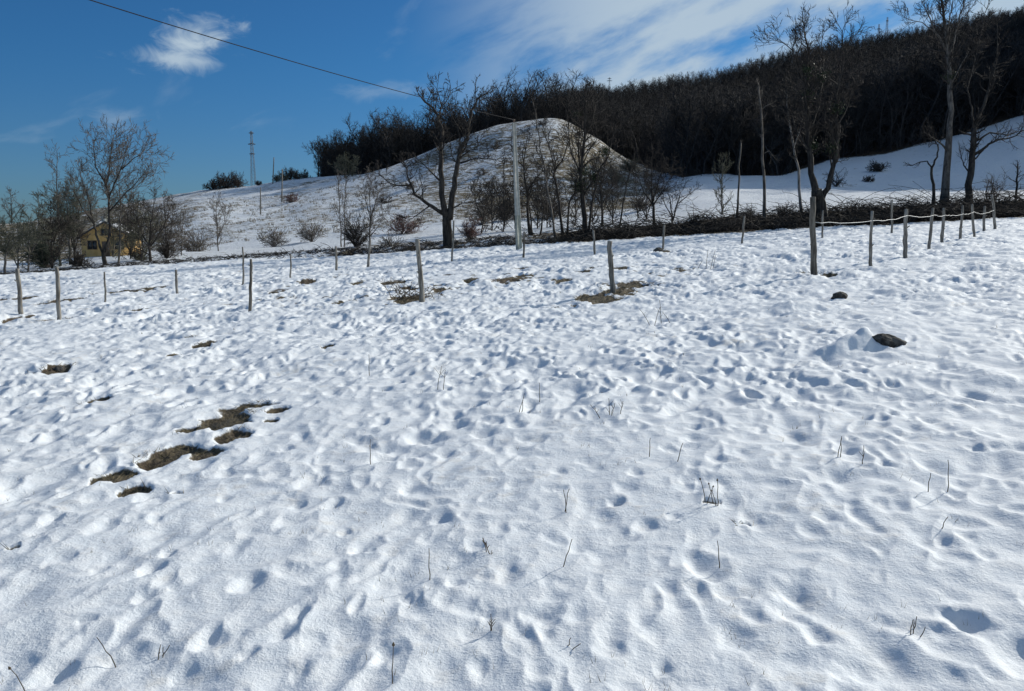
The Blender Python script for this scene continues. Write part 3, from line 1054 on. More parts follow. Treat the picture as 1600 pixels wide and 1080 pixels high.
tree('hazel_tree', 'round-crowned small tree right of the snowy knoll foot', 1022, 58, [
    ([(1022, 360), (1021, 335), (1020, 317)], 2.8, 2.0, 0.9),
    ([(1020, 320), (1018, 285), (1018, 252)], 1.5, 0.5, 0.1), ([(1020, 322), (1034, 300), (1046, 280)], 1.5, 0.5, 0.1),
    ([(1020, 320), (1006, 300), (999, 280)], 1.4, 0.5, 0.1), ([(1020, 316), (1030, 280), (1034, 262)], 1.2, 0.5, 0.1)], 'bark', 'twig', 29, 2, (0, 5, 6), 1.0, 1.4, 0.007, 0.08, 0.9, 1.2, ROW)
tree('thorn_tree', 'low forked thorn tree right of the round-crowned tree', 1052, 57, [
    ([(1051, 358), (1050, 335), (1046, 307)], 1.9, 0.6, 0.3), ([(1051, 345), (1058, 318), (1063, 302)], 1.5, 0.5, 0.3), ([(1050, 340), (1040, 322), (1036, 312)], 1.1, 0.5, 0.3),
    ([(1060, 318), (1072, 308), (1082, 300)], 0.9, 0.4, 0.3)], 'bark', 'twig', 30, 2, (0, 4, 4), 0.8, 1.0, 0.007, 0.02, 0.9, 1.2, ROW)
tree('thin_tree', 'thin straight stem far back beside the crooked stem', 997, 80, [([(998, 343), (995, 310), (993, 278)], 1.2, 0.4, 0.3)], 'bark', 'twig', 31, 1, (0, 4), 0.6, 1.0, 0.009, 0.1, 0.8, 1.0, ROW)
tree('dead_tree', 'bare leaning snag like a broken pole, left of the tall pale dead stem', 1151, 62, [([(1151, 334), (1154, 280), (1157.7, 223)], 1.9, 1.1, 0.9)], 'bark_grey', 'twig', 32, 0, (0,), 0.15, 0.3, 0.008, 0.1, 0.8, 0.5, ROW)
tree('dead_birch', 'tall pale dead stem with one broken side branch, left of the great ivy tree', 1197, 57, [
    ([(1197, 340), (1194, 290), (1192, 229), (1190, 171), (1185, 133)], 3.0, 0.8, 0.5), ([(1190, 172), (1196, 166), (1203, 163)], 0.9, 0.5, 0.5),
    ([(1193, 240), (1202, 236), (1210, 246)], 0.7, 0.4, 0.5)], 'bark_grey', 'twig_grey', 33, 1, (0, 3), 0.3, 0.7, 0.008, 0.1, 0.8, 0.6, ROW)
tree('great_oak', 'great multi-stemmed tree with twiggy crown above the hill line, right of the pale dead stem', 1284, 55, [
    ([(1284, 342), (1281, 318), (1276, 298)], 12.0, 8.0, 0.95),
    ([(1275, 305), (1269, 270), (1263, 202), (1260, 147), (1262, 78), (1256, 46)], 6.0, 0.8, 0.25),
    ([(1284, 312), (1296, 285), (1305, 250), (1308, 202), (1307, 147), (1318, 90), (1316, 50)], 5.0, 0.7, 0.25),
    ([(1264, 205), (1280, 165), (1286, 110), (1284, 66)], 2.4, 0.6, 0.2),
    ([(1262, 150), (1246, 110), (1238, 75)], 1.8, 0.6, 0.2),
    ([(1307, 200), (1325, 165), (1335, 130)], 1.6, 0.6, 0.2),
    ([(1268, 240), (1245, 205), (1236, 175)], 1.6, 0.6, 0.2),
    ([(1306, 230), (1290, 200), (1288, 170)], 1.6, 0.6, 0.2),
    ([(1240, 80), (1222, 66), (1208, 62)], 0.9, 0.4, 0.2)],
    'bark', 'twig', 34, 2, (0, 4, 5), 1.0, 1.7, 0.009, 0.12, 0.75, 1.2, ROW, [(1264, 150, 11, 340), (1308, 170, 10, 300), (1262, 110, 9, 220), (1286, 120, 10, 240), (1270, 230, 9, 260), (1300, 230, 9, 200)])
tree('young_birch', 'pale slim stem leaning left against the great tree', 1254, 58, [([(1254, 337), (1247, 267), (1240, 229), (1231, 174), (1230, 148)], 2.5, 0.7, 0.3), ([(1240, 230), (1250, 205), (1254, 185)], 1.2, 0.5, 0.3)], 'bark_pale', 'twig', 35, 2, (0, 4, 4), 0.7, 1.2, 0.008, 0.15, 0.7, 0.8, ROW)
tree('tall_poplar', 'tall pale-barked straight trunk with crown cut by the top edge, far right', 1477, 59, [
    ([(1476, 312), (1480, 240), (1485, 194), (1484, 130), (1480, 81), (1474, 26), (1472, -12)], 6.2, 1.2, 0.45),
    ([(1482, 90), (1495, 50), (1505, 10), (1510, -15)], 1.8, 0.5, 0.2), ([(1479, 80), (1462, 50), (1448, 20), (1440, 0)], 1.7, 0.5, 0.2), ([(1478, 60), (1485, 25), (1490, -10)], 1.3, 0.5, 0.2),
    ([(1462, 50), (1440, 35), (1418, 30)], 1.0, 0.4, 0.2), ([(1485, 135), (1500, 105), (1512, 85)], 1.2, 0.4, 0.2), ([(1482, 238), (1472, 226), (1461, 218)], 2.0, 0.9, 0.5)],
    'bark_grey', 'twig', 36, 2, (0, 4, 5), 0.8, 1.7, 0.009, 0.14, 0.7, 1.2, ROW, [(1484, 120, 8, 200)])
tree('bent_tree', 'dark trunk bending right with a long drooping side limb at the right edge', 1513, 57, [
    ([(1513, 330), (1514, 290), (1519, 246), (1523, 194)], 6.0, 3.8, 0.6),
    ([(1523, 196), (1539, 162), (1548, 130), (1556.6, 97), (1558, 36)], 3.0, 0.6, 0.3),
    ([(1522, 242), (1540, 230), (1555, 220), (1581, 214), (1602, 203)], 2.6, 0.8, 0.3),
    ([(1523, 222), (1548, 207), (1574, 212), (1590, 206)], 1.8, 0.6, 0.3),
    ([(1515, 270), (1506, 258), (1502, 245)], 1.5, 0.6, 0.3),
    ([(1521, 200), (1518, 170), (1512, 140), (1530, 60), (1545, 5)], 1.8, 0.5, 0.4)], 'bark', 'twig', 37, 1, (0, 5), 0.9, 1.2, 0.010, 0.10, 0.8, 1.2, ROW)
tree('stunted_tree', 'small twisted dead tree with hooked branch left of the tall poplar', 1459, 57, [
    ([(1459, 318), (1459, 288), (1456, 262)], 2.8, 2.0, 0.9), ([(1456, 262), (1464, 245), (1466, 230), (1461, 220)], 1.7, 0.9, 0.6), ([(1456, 262), (1449, 252), (1438, 253), (1425, 259)], 1.4, 0.6, 0.5)],
    'bark', 'twig', 38, 1, (0, 4), 0.6, 0.7, 0.009, 0.1, 0.9, 1.0, ROW)
tree('stunted_tree', 'short leaning stump-like stem at the right edge of the picture', 1588, 57, [([(1587, 318), (1588, 290), (1590, 264)], 2.2, 1.2, 0.4)], 'bark', 'twig', 39, 1, (0, 4), 0.8, 0.8, 0.008, 0.1, 0.9, 1.0, ROW)
for i, (px, Y, top, ln, lab) in enumerate([
        (786, 70, 268, 2, 'slim dark stem immediately left of the concrete pole'), (806, 76, 285, -3, 'slim dark stem half hidden by the concrete pole'), (838, 72, 262, 3, 'slim upright stem behind the short dark sapling'),
        (856, 78, 280, -2, 'thin stem between the left-leaning birch and the forked slender tree, farther back'), (896, 74, 258, 4, 'thin stem just left of the ivy-clad trunk, farther back'),
        (928, 78, 270, -3, 'thin stem just right of the ivy-clad trunk, farther back'), (955, 72, 292, 3, 'short thin stem left of the crooked stem'), (770, 74, 296, -2, 'short thin stem between the double-trunked tree and the pole'),
        (1008, 72, 290, 2, 'short thin stem left of the round-crowned tree'), (752, 70, 300, 3, 'short twiggy stem right of the big double-trunked tree')]):
    tree('thin_tree', lab, px, Y, [([(px, 372), (px + ln, 335), (px + ln * .5, top)], 1.5, 0.4, 0.1), ([(px + ln * .6, 345), (px + 9, 318), (px + 13, 300)], 0.9, 0.35, 0.1), ([(px + ln * .6, 340), (px - 9, 316), (px - 12, 302)], 0.9, 0.35, 0.1)],
         'bark', 'twig', 110 + i, 2, (0, 5, 5), 0.9, 1.3, 0.010, 0.08, 0.85, 1.2, ROW)
LG = 'trees around the farmhouse'
tree('walnut_tree', 'biggest broad-crowned tree in front of the ochre farmhouse on the left', 164, 62, [
    ([(166, 424), (163, 405), (161, 392)], 3.8, 3.0, 0.95),
    ([(160, 394), (150, 368), (146, 348), (138, 310), (128, 280)], 2.2, 0.5, 0.4), ([(162, 394), (172, 368), (170, 320), (167, 288), (172, 250), (176, 218)], 2.6, 0.5, 0.35),
    ([(169, 310), (185, 275), (196, 240)], 1.4, 0.5, 0.2), ([(167, 295), (150, 260), (146, 232)], 1.4, 0.5, 0.2), ([(171, 330), (200, 300), (222, 275)], 1.4, 0.5, 0.2), ([(147, 350), (128, 325), (116, 300)], 1.2, 0.5, 0.2),
    ([(190, 265), (212, 245), (228, 238)], 0.9, 0.4, 0.2)], 'bark', 'twig_grey', 51, 2, (0, 5, 5), 1.05, 2.0, 0.009, 0.10, 0.8, 1.5, LG)
tree('pear_tree', 'straight trunk to the right of the broad-crowned tree by the farmhouse', 187, 64, [([(185, 424), (187, 370), (188, 329), (186, 290)], 1.9, 0.5, 0.3), ([(187, 350), (200, 325), (206, 305)], 1.0, 0.4, 0.2)], 'bark_grey', 'twig_grey', 52, 2, (0, 4, 5), 0.8, 1.5, 0.008, 0.1, 0.8, 1.2, LG)
tree('plum_tree', 'dark bushy tree at the right end of the farmhouse grove', 237, 64, [
    ([(237, 418), (234, 385), (236, 350), (240, 320)], 3.0, 0.5, 0.15), ([(235, 390), (222, 365), (216, 345)], 1.3, 0.5, 0.15), ([(235, 385), (252, 362), (262, 340)], 1.3, 0.5, 0.15)], 'bark', 'twig', 53, 2, (0, 5, 5), 1.2, 1.6, 0.008, 0.08, 0.9, 1.3, LG)
tree('thin_tree', 'tall thin stem with a spindly top left of the farmhouse', 93, 70, [([(95, 420), (92, 360), (89, 288), (90, 245)], 1.7, 0.4, 0.3)], 'bark_grey', 'twig_grey', 54, 2, (0, 4, 4), 0.6, 1.3, 0.008, 0.15, 0.7, 1.0, LG)
tree('willow_tree', 'grey-green round-topped tree left of the farmhouse', 110, 72, [
    ([(110, 424), (109, 390), (108, 360)], 2.0, 1.5, 0.8), ([(108, 362), (92, 335), (82, 318)], 1.2, 0.4, 0.1), ([(108, 362), (106, 330), (102, 306)], 1.2, 0.4, 0.1), ([(108, 362), (122, 335), (128, 315)], 1.2, 0.4, 0.1)],
    'bark_grey', 'twig_olive', 55, 2, (0, 7, 7), 1.6, 1.6, 0.009, 0.05, 0.95, 1.5, LG)
tree('orchard_tree', 'brownish low tree at the left edge of the picture', 8, 60, [
    ([(7, 434), (8, 410), (10, 392)], 2.2, 1.4, 0.7), ([(9, 400), (22, 382), (34, 370)], 1.2, 0.4, 0.1), ([(9, 398), (0, 380), (-8, 368)], 1.2, 0.4, 0.1), ([(10, 394), (14, 375), (12, 362)], 1.1, 0.4, 0.1)], 'bark_grey', 'twig_olive', 56, 2, (0, 6, 6), 1.4, 1.4, 0.008, 0.05, 0.95, 1.5, LG)
tree('orchard_tree', 'slim brownish tree second from the left edge beyond the fence', 46, 64, [([(44, 430), (46, 395), (44, 360)], 1.6, 0.5, 0.15), ([(45, 400), (58, 378), (64, 362)], 1.0, 0.4, 0.1)], 'bark_grey', 'twig_olive', 57, 2, (0, 5, 5), 1.2, 1.3, 0.008, 0.05, 0.9, 1.2, LG)
tree('lone_tree', 'lone bare tree on the skyline near the left edge', 18, 215, [([(19, 356), (18, 335), (17, 306)], 1.0, 0.35, 0.2), ([(18, 345), (28, 332), (33, 325)], 0.6, 0.3, 0.2), ([(18, 342), (10, 330), (6, 322)], 0.6, 0.3, 0.2)], 'bark', 'twig_grey', 58, 2, (0, 4, 4), 0.5, 2.6, 0.02, 0.1, 0.8, 1.2)
for i, (px, Y, top, w, tw, lab) in enumerate([
        (28, 68, 350, 12, 'twig_olive', 'brown tree between the two low orchard trees at the left'), (62, 74, 322, 12, 'twig_olive', 'rounded grey tree above the dark mass of bushes'),
        (80, 66, 340, 9, 'twig', 'dark slim tree in front of the grey-green round-topped tree'), (116, 78, 330, 9, 'twig', 'dark tree hiding the left corner of the farmhouse'),
        (204, 76, 318, 12, 'twig', 'dark twiggy tree hiding the right corner of the farmhouse'),
        (222, 66, 335, 11, 'twig_olive', 'olive twiggy tree just left of the bushy plum tree'), (258, 72, 322, 11, 'twig_grey', 'grey twiggy tree at the far right of the farmhouse grove'),
        (176, 84, 322, 10, 'twig_olive', 'olive tree rising behind the farmhouse roof')]):
    tree('grove_tree', lab, px, Y, [([(px, 424), (px + 1, (420 + top) / 2 + 10), (px - 1, top)], 1.7, 0.5, 0.12), ([(px, 395), (px + w * .6, 372), (px + w, top + 22)], 1.1, 0.4, 0.1), ([(px, 398), (px - w * .6, 374), (px - w, top + 26)], 1.1, 0.4, 0.1)],
         'bark' if tw == 'twig' else 'bark_grey', tw, 80 + i, 2, (0, 5, 6), 1.15, 1.5, 0.010, 0.06, 0.9, 1.4, LG)
MG = 'scrub trees below the snowy slope'
tree('birch_tree', 'pair of thin pale stems with a twiggy top left of the forked sapling', 531, 64, [([(534, 392), (531, 340), (529, 285)], 1.1, 0.35, 0.3), ([(537, 392), (538, 340), (540, 295)], 1.0, 0.35, 0.3, 'root')], 'bark_grey', 'twig_grey', 60, 2, (0, 4, 4), 0.7, 1.2, 0.007, 0.15, 0.7, 1.0, MG)
tree('forked_sapling', 'forked leafless sapling in front of the snowy slope, left of the big double-trunked tree', 577, 62, [
    ([(577, 394), (578, 360), (580, 340)], 1.6, 1.1, 0.6), ([(579, 345), (572, 315), (568, 290)], 0.9, 0.35, 0.2), ([(580, 342), (586, 318), (592, 300)], 0.9, 0.35, 0.2), ([(580, 340), (577, 310), (578, 280)], 0.9, 0.35, 0.2), ([(578, 370), (592, 352), (598, 340)], 0.8, 0.3, 0.2)],
    'bark_grey', 'twig_grey', 61, 2, (0, 4, 5), 0.9, 1.2, 0.007, 0.12, 0.75, 1.2, MG)
tree('thin_tree', 'dim grey thin tree standing in the dip right of the farmhouse', 341, 80, [([(341, 404), (340, 365), (338, 320)], 1.1, 0.4, 0.25), ([(340, 375), (350, 350), (352, 335)], 0.7, 0.3, 0.2)], 'bark_grey', 'twig_grey', 62, 2, (0, 5, 5), 0.8, 1.5, 0.008, 0.1, 0.8, 1.2, MG)
tree('thin_tree', 'slender grey tree left of the dim thin tree in the dip', 285, 74, [([(284, 410), (283, 380), (286, 345)], 1.1, 0.35, 0.25)], 'bark_grey', 'twig_grey', 63, 2, (0, 5, 5), 0.8, 1.4, 0.008, 0.1, 0.8, 1.2, MG)
tree('cone_sapling', 'grey-green cone-shaped sapling left of the leaning snag', 1128, 66, [([(1128, 332), (1128, 300), (1130, 256)], 1.6, 0.4, 0.05)], 'bark_grey', 'twig_olive', 64, 2, (0, 5, 5), 1.8, 1.0, 0.008, 0.15, 0.9, 1.0, MG)
EG = 'trees at the left end of the wood'
for i, (px, top, w, lab) in enumerate([(497, 226, 9, 'first see-through bare tree at the left tip of the wood'), (509, 222, 9, 'second see-through bare tree from the left tip of the wood'), (521, 228, 8, 'third see-through bare tree from the left tip of the wood'),
                                       (534, 212, 10, 'taller bare tree fourth from the left tip of the wood')]):
    tree('ridge_tree', lab, px, 226, [([(px, 279), (px + 1, 255), (px - 1, top + 6)], 1.0, 0.4, 0.3), ([(px, 262), (px + w * .5, 245), (px + w * .8, top + 14)], 0.7, 0.3, 0.2), ([(px, 260), (px - w * .5, 245), (px - w * .8, top + 14)], 0.7, 0.3, 0.2)],
         'bark', 'twig', 70 + i, 2, (0, 4, 5), 0.45, 3.2, 0.022, 0.12, 0.75, 1.0, EG)
tree('olive_tree', 'olive-coloured shrubby tree at the foot of the wood above the slope', 541, 200, [([(541, 287), (541, 270), (540, 254)], 1.0, 0.4, 0.1), ([(541, 278), (550, 266), (553, 258)], 0.7, 0.3, 0.1), ([(541, 278), (532, 266), (530, 258)], 0.7, 0.3, 0.1)], 'bark_grey', 'twig_olive', 75, 2, (0, 6, 6), 0.9, 2.6, 0.022, 0.05, 0.9, 1.0)


# ------------------------------------------------------------------ shrubs
def shrub(name, label, px, py, wpx, hpx, Y=None, twig='twig', seed=1, stems=16, group=None, minr=None, lean=0.0):
    rng = np.random.RandomState(seed)
    c = ground(px, py, 51.0) if Y is None else foot(px, Y)
    k = c[1] / F
    W, Hh = wpx * k, hpx * k
    root = empty(name, c)
    tag(root, label, 'bush', group)
    mr = minr or max(0.008, c[1] * 0.00014)
    S = []
    for s in range(int(stems * 1.25)):
        a = rng.rand() * 6.283
        q = math.sqrt(rng.rand())
        base = np.array((math.cos(a) * q * 0.05, math.sin(a) * q * 0.05, -0.12))
        tip = np.array((math.cos(a) * q * W * 0.5, math.sin(a) * q * W * 0.45, Hh * (1 - 0.45 * q * q) * rng.uniform(0.35, 1.1)))
        d = tip - base
        L = np.linalg.norm(d)
        grow(S, rng, base, unit(d + rng.normal(0, 0.2, 3) * L), L * 0.86, max(0.07, mr * 2.2) if s == 0 else mr * 2.4, 2, (0, 5, 7), 0.24, 0.03, mr, 0.5, 0.8, 1)
    st, tw = MB(), MB()
    st.segs([s for l, s in S if l == 2], 4)
    tw.segs([s for l, s in S if l < 2], 3)
    link('stems', st.mesh('stems'), M['bark' if twig == 'twig' else 'bark_grey'], root)
    link('twigs', tw.mesh('twigs'), M[twig], root)['kind'] = 'stuff'
    return root


SHRUBS = [
    ('thicket_bush', 'dark bush between the pair of thin stems and the forked sapling', 555, 388, 46, 66, 63, 'twig', 40),
    ('bramble_bush', 'reddish-brown bush at the foot of the slope left of the big double-trunked tree', 628, 366, 70, 36, None, 'twig_red', 30),
    ('bramble_bush', 'reddish bush just behind the big double-trunked tree on its right', 733, 378, 50, 34, 60, 'twig_red', 26),
    ('grey_bush', 'roundish grey bush left of the thin stems on the lower slope', 488, 378, 40, 42, None, 'twig_grey', 20),
    ('grey_bush', 'wide low grey bush on the lower slope, third bush right of the farmhouse', 428, 386, 56, 34, None, 'twig_grey', 22),
    ('bramble_bush', 'small reddish bush below the far wooden poles', 453, 317, 36, 16, None, 'twig_red', 18),
    ('skyline_bush', 'wide dark bush on the skyline left of the lattice tower', 354, 298, 60, 25, 228, 'twig', 34),
    ('skyline_bush', 'round-topped bush on the skyline between the far poles and the wood', 455, 283, 26, 22, 228, 'twig', 18),
    ('skyline_bush', 'low long bush on the skyline touching the left end of the wood', 478, 280, 34, 14, 228, 'twig', 16),
    ('skyline_bush', 'low bush on the skyline just right of the lattice tower', 434, 286, 22, 13, 228, 'twig', 14),
    ('skyline_bush', 'small bush on the skyline at the foot of the lattice tower', 405, 291, 16, 9, 228, 'twig', 12),
    ('skyline_bush', 'left flank of the bush row on the skyline left of the lattice tower', 334, 300, 34, 18, 226, 'twig', 20),
    ('skyline_bush', 'taller right flank of the bush row left of the lattice tower', 374, 297, 36, 27, 230, 'twig', 24),
    ('skyline_bush', 'brown bush on the skyline just right of the rightmost far pole', 444, 285, 22, 17, 226, 'twig_olive', 16),
    ('skyline_bush', 'brown bush on the skyline next to the round-topped one', 466, 282, 24, 16, 230, 'twig_olive', 16),
    ('evergreen_bush', 'dark dense mass of bushes left of the farmhouse', 68, 424, 52, 62, 68, 'evergreen', 60),
    ('grove_bush', 'dark bush under the broad-crowned tree in front of the farmhouse', 118, 424, 36, 26, 66, 'twig', 34),
    ('grove_bush', 'dark low bush between the farmhouse and the bushy plum tree', 212, 424, 40, 22, 70, 'twig', 26),
    ('grove_bush', 'dark bush right of the bushy plum tree in the farmhouse grove', 258, 420, 36, 44, 70, 'twig', 28),
    ('bramble_bush', 'big dark bush at the foot of the stunted hooked tree on the right', 1440, 336, 60, 52, 54, 'twig', 46),
    ('bramble_bush', 'dark bush between the tall poplar and the bent tree', 1496, 334, 46, 44, 54, 'twig', 34),
    ('bramble_bush', 'dark bush at the right edge beneath the drooping limb', 1560, 330, 60, 34, 54, 'twig', 34),
    ('pale_bush', 'thin see-through bush right of the bent tree on the bank', 1548, 322, 36, 64, 60, 'twig_grey', 14),
    ('slope_bush', 'dark bush alone on the shaded blue slope right of the great tree', 1372, 268, 36, 24, None, 'twig', 26),
    ('slope_bush', 'smaller dark bush low on the shaded blue slope beside the great tree', 1358, 284, 22, 12, None, 'twig', 16),
    ('slope_bush', 'tall dark shrub on the shaded slope touching the great tree', 1306, 292, 16, 30, None, 'twig', 14),
    ('knoll_bush', 'brown bush halfway up the knoll right of the ivy-clad trunk', 985, 268, 34, 24, None, 'twig_olive', 22),
    ('knoll_bush', 'greenish bush on the knoll above the crooked thin stem', 962, 290, 40, 34, None, 'twig_olive', 26),
    ('knoll_bush', 'dark twiggy shrub on the knoll face left of the round-crowned tree', 1000, 330, 34, 30, None, 'twig', 20),
    ('knoll_bush', 'dark wide shrub on the knoll face behind the concrete pole', 790, 345, 56, 50, None, 'twig', 36),
    ('knoll_bush', 'dark shrub on the knoll face behind the birch cluster', 860, 340, 60, 52, None, 'twig', 36),
    ('knoll_bush', 'brown-grey shrub behind the big double-trunked tree on the knoll', 752, 352, 46, 44, None, 'twig_grey', 28),
    ('knoll_bush', 'low shrub on the knoll shoulder above the reddish bush', 640, 296, 30, 14, None, 'twig_grey', 14),
    ('knoll_bush', 'small shrub high on the knoll left shoulder below the wood', 720, 240, 26, 12, None, 'twig_grey', 12),
    ('knoll_bush', 'small shrub near the top of the knoll left of the pole top', 775, 232, 22, 12, None, 'twig_grey', 12),
    ('knoll_bush', 'small dark shrub on the very top of the knoll', 846, 196, 18, 9, None, 'twig', 10),
    ('knoll_bush', 'rounded shrub on the knoll between double-trunked tree and pole', 752, 275, 28, 14, None, 'twig_grey', 14),
    ('knoll_bush', 'dark shrub on the open slope above the forked sapling', 600, 318, 40, 12, None, 'twig', 16),
    ('bramble_bush', 'bare thorn scrub on the terrace right of the great tree', 1345, 332, 60, 26, 58, 'twig', 24),
    ('bramble_bush', 'bare thorn scrub on the terrace left of the pale dead stem', 1170, 340, 44, 24, 60, 'twig', 18),
    ('bramble_bush', 'sprawling scrub on the terrace between pale stem and great tree', 1228, 338, 46, 26, 59, 'twig', 22),
    ('bramble_bush', 'sprawling low scrub at the terrace edge right of the thorn tree', 1092, 356, 50, 24, 57, 'twig', 22),
    ('grey_bush', 'thin grey bush beneath the forked sapling by the fence', 610, 392, 34, 30, 58, 'twig_grey', 14),
    ('grove_bush', 'dim grey bush behind the farmhouse grove on the right', 300, 396, 60, 40, 95, 'twig_grey', 30),
]
for i, (nm, lab, px, py, w, h, Y, tw, st) in enumerate(SHRUBS):
    shrub(nm, lab, px, py, w, h, Y, tw, 200 + i, st, 'bushes')


# dense low scrub along the ditch, and rough tufts on the slopes: nobody could count these
def build_hedge():
    rng = np.random.RandomState(9)
    S = []
    for k in range(8600):
        px = rng.uniform(-40, 1960)
        if px < 900 and rng.rand() > 0.6:
            continue
        Y = rng.uniform(51.3, 58.5)
        x = tcol(px) * Y
        z = Hs(x, Y)
        hh = (0.75 if px < 900 else 2.0) * rng.uniform(0.5, 1.2) * (1.0 if px < 1400 else 1.15)
        if px < 520:
            hh *= 0.6
            Y += 4.0
            x = tcol(px) * Y
            z = Hs(x, Y)
        a = rng.rand() * 6.283
        L = hh * rng.uniform(0.8, 1.8)
        p = np.array((x, Y, z - 0.08))
        up = unit(np.array((math.cos(a) * 0.6, math.sin(a) * 0.6, 1.0)))
        n = 5
        pts = [p]
        d = up
        for s in range(n):
            d = unit(d + np.array((math.cos(a) * 0.22, math.sin(a) * 0.22, -0.22)) + rng.normal(0, 0.16, 3))
            p = p + d * L / n
            pts.append(p)
        for s in range(n):
            r0 = 0.018 * (1 - s / n) + 0.009
            S.append((*pts[s], *pts[s + 1], r0, r0 * 0.8))
            for q in range(1):
                e = unit(d + rng.normal(0, 0.8, 3))
                S.append((*pts[s + 1], *(pts[s + 1] + e * rng.uniform(0.12, 0.4)), 0.012, 0.0))
    mb = MB()
    mb.segs(S, 3)
    tag(link('bramble_scrub', mb.mesh('bramble_scrub'), M['scrub']), 'dark tangled bramble scrub along the ditch at the field edge', 'scrub', None, 'stuff')


build_hedge()


def build_tufts():
    rng = np.random.RandomState(19)
    S = []
    n = 0
    while n < 2600:
        px, Y = rng.uniform(180, 1020), rng.uniform(104, 185)
        w = 0.35 + 0.65 * math.exp(-((px - 900) / 160) ** 2)
        if rng.rand() > w:
            continue
        n += 1
        x = tcol(px) * Y
        c = np.array((x, Y, Hs(x, Y) - 0.05))
        hh = rng.uniform(0.25, 0.7)
        for b in range(7):
            a = rng.rand() * 6.283
            o = np.array((rng.normal(0, 0.25), rng.normal(0, 0.2), 0))
            e = c + o + np.array((math.cos(a) * 0.3, math.sin(a) * 0.3, hh * rng.uniform(0.5, 1.1)))
            S.append((*(c + o), *e, 0.038, 0.0))
    mb = MB()
    mb.segs(S, 3)
    tag(link('slope_tufts', mb.mesh('slope_tufts'), M['deadgrass']), 'dry brown grass tufts poking through snow on the slopes', 'grass', None, 'stuff')


build_tufts()

# ------------------------------------------------------------------ fence posts
POSTS = [
    ((27, 420), (33, 489), 3.2, 'post', 'thick fence post nearest the left edge'),
    ((88, 418), (91, 501), 3.0, 'post', 'crooked fence post second from the left edge, bare earth at its foot'),
    ((163, 425), (164, 471), 1.5, 'post', 'thin far fence post third from the left edge'),
    ((275, 421), (277, 458), 1.8, 'post', 'short fence post with a white snow-capped top'),
    ((379, 386), (379, 443), 1.4, 'post', 'thin far post just left of the dark leaning post'),
    ((392, 405), (390, 487), 2.2, 'post_dark', 'dark thin post in the near row left of the thorny-based post'),
    ((454, 397), (454, 433), 1.2, 'post', 'very thin far post between the dark post and the next'),
    ((525, 385), (526, 423), 1.7, 'post', 'far fence post below the pair of thin birch stems'),
    ((578, 374), (575, 416), 1.9, 'post', 'far fence post leaning right below the forked sapling'),
    ((652, 374), (659, 470), 3.6, 'post', 'stout pale fence post with brambles at its foot, left of centre'),
    ((709, 345), (706, 408), 1.4, 'post', 'thin bowed post in front of the big double-trunked tree'),
    ((819, 362), (818, 403), 1.5, 'post_dark', 'thin post just right of the foot of the concrete pole'),
    ((927, 360), (929, 398), 1.6, 'post', 'thin far post left behind the stout central post'),
    ((953, 377), (957, 457), 4.0, 'post', 'stout weathered post in the centre with a bare earth patch at its foot'),
    ((1038, 352), (1036, 389), 1.7, 'post', 'far post leaning right below the round-crowned tree'),
    ((1163, 338), (1160, 381), 1.6, 'post', 'thin far post left of the tall corner post'),
    ((1270, 308), (1273, 429), 4.6, 'post_dark', 'tallest and thickest fence post, at the corner where the wire starts'),
    ((1286, 329), (1284, 373), 1.5, 'post', 'thin crooked post right behind the tall corner post'),
    ((1363, 330), (1361, 416), 2.6, 'post', 'knobbly wired post first right of the tall corner post'),
    ((1394, 312), (1393, 364), 1.5, 'post', 'thin far post behind the wire, between the first two wired posts'),
    ((1416, 327), (1415, 402), 3.1, 'post', 'flat-topped thick wired post second from the corner post'),
    ((1458, 325), (1452, 387), 2.3, 'post', 'right-leaning wired post third from the corner post'),
    ((1475, 325), (1472, 379), 2.3, 'post', 'right-leaning wired post fourth from the corner post'),
    ((1504, 321), (1500, 374), 1.9, 'post', 'wired post fifth from the corner post'),
    ((1519, 319), (1522, 370), 1.8, 'post', 'left-leaning wired post sixth from the corner post'),
    ((1539, 322), (1537, 361), 1.9, 'post', 'short wired post second from the right end of the wire'),
    ((1550, 305), (1554, 358), 1.9, 'post', 'tall last post at the right end of the wire'),
]
POST_AT = {}
for i, (top, bot, rpx, mt, lab) in enumerate(POSTS):
    rng = np.random.RandomState(300 + i)
    b = ground(*bot)
    if b[1] > 49.5:
        b = foot(bot[0], 49.0)
    tp = at(top[0], top[1], b[1])
    ax = tp - b
    Lp = np.linalg.norm(ax)
    r = max(0.022, rpx * b[1] / F)
    pts, rad = [], []
    n = 8
    bend = rng.normal(0, 0.022, (n + 2, 3)).cumsum(0) * 0.55
    bend -= np.linspace(0, 1, n + 2)[:, None] * bend[-1]
    for s in range(n + 2):
        f = -0.2 + 1.2 * s / (n + 1)
        pts.append(ax * f + (bend[s] * Lp * 0.6 if f > 0 else 0))
        rad.append(r * (1.12 - 0.22 * max(f, 0)) * rng.uniform(0.9, 1.1))
    mb = MB()
    mb.tube(pts, rad, 8, True, 0.10, rng)
    for q in range(rng.randint(1, 4)):
        f = rng.uniform(0.25, 0.9)
        a = rng.rand() * 6.283
        c = ax * f
        mb.tube([c, c + np.array((math.cos(a), math.sin(a), 0.7)) * r * 1.7], [r * 0.45, r * 0.25], 5)
    root = link('fence_post', mb.mesh('fence_post', True), M[mt])
    root.location = b
    tag(root, lab, 'fence post', 'fence posts across the field')
    if i == 3:
        cm = MB()
        cm.tube([ax + np.array((0, 0, -0.01)), ax + np.array((0, 0, 0.03)), ax + np.array((0, 0, 0.055))], [r * 1.15, r * 1.1, r * 0.4], 8)
        link('snow_cap', cm.mesh('snow_cap', True), M['roofsnow'], root)
    POST_AT[i] = (b, ax)

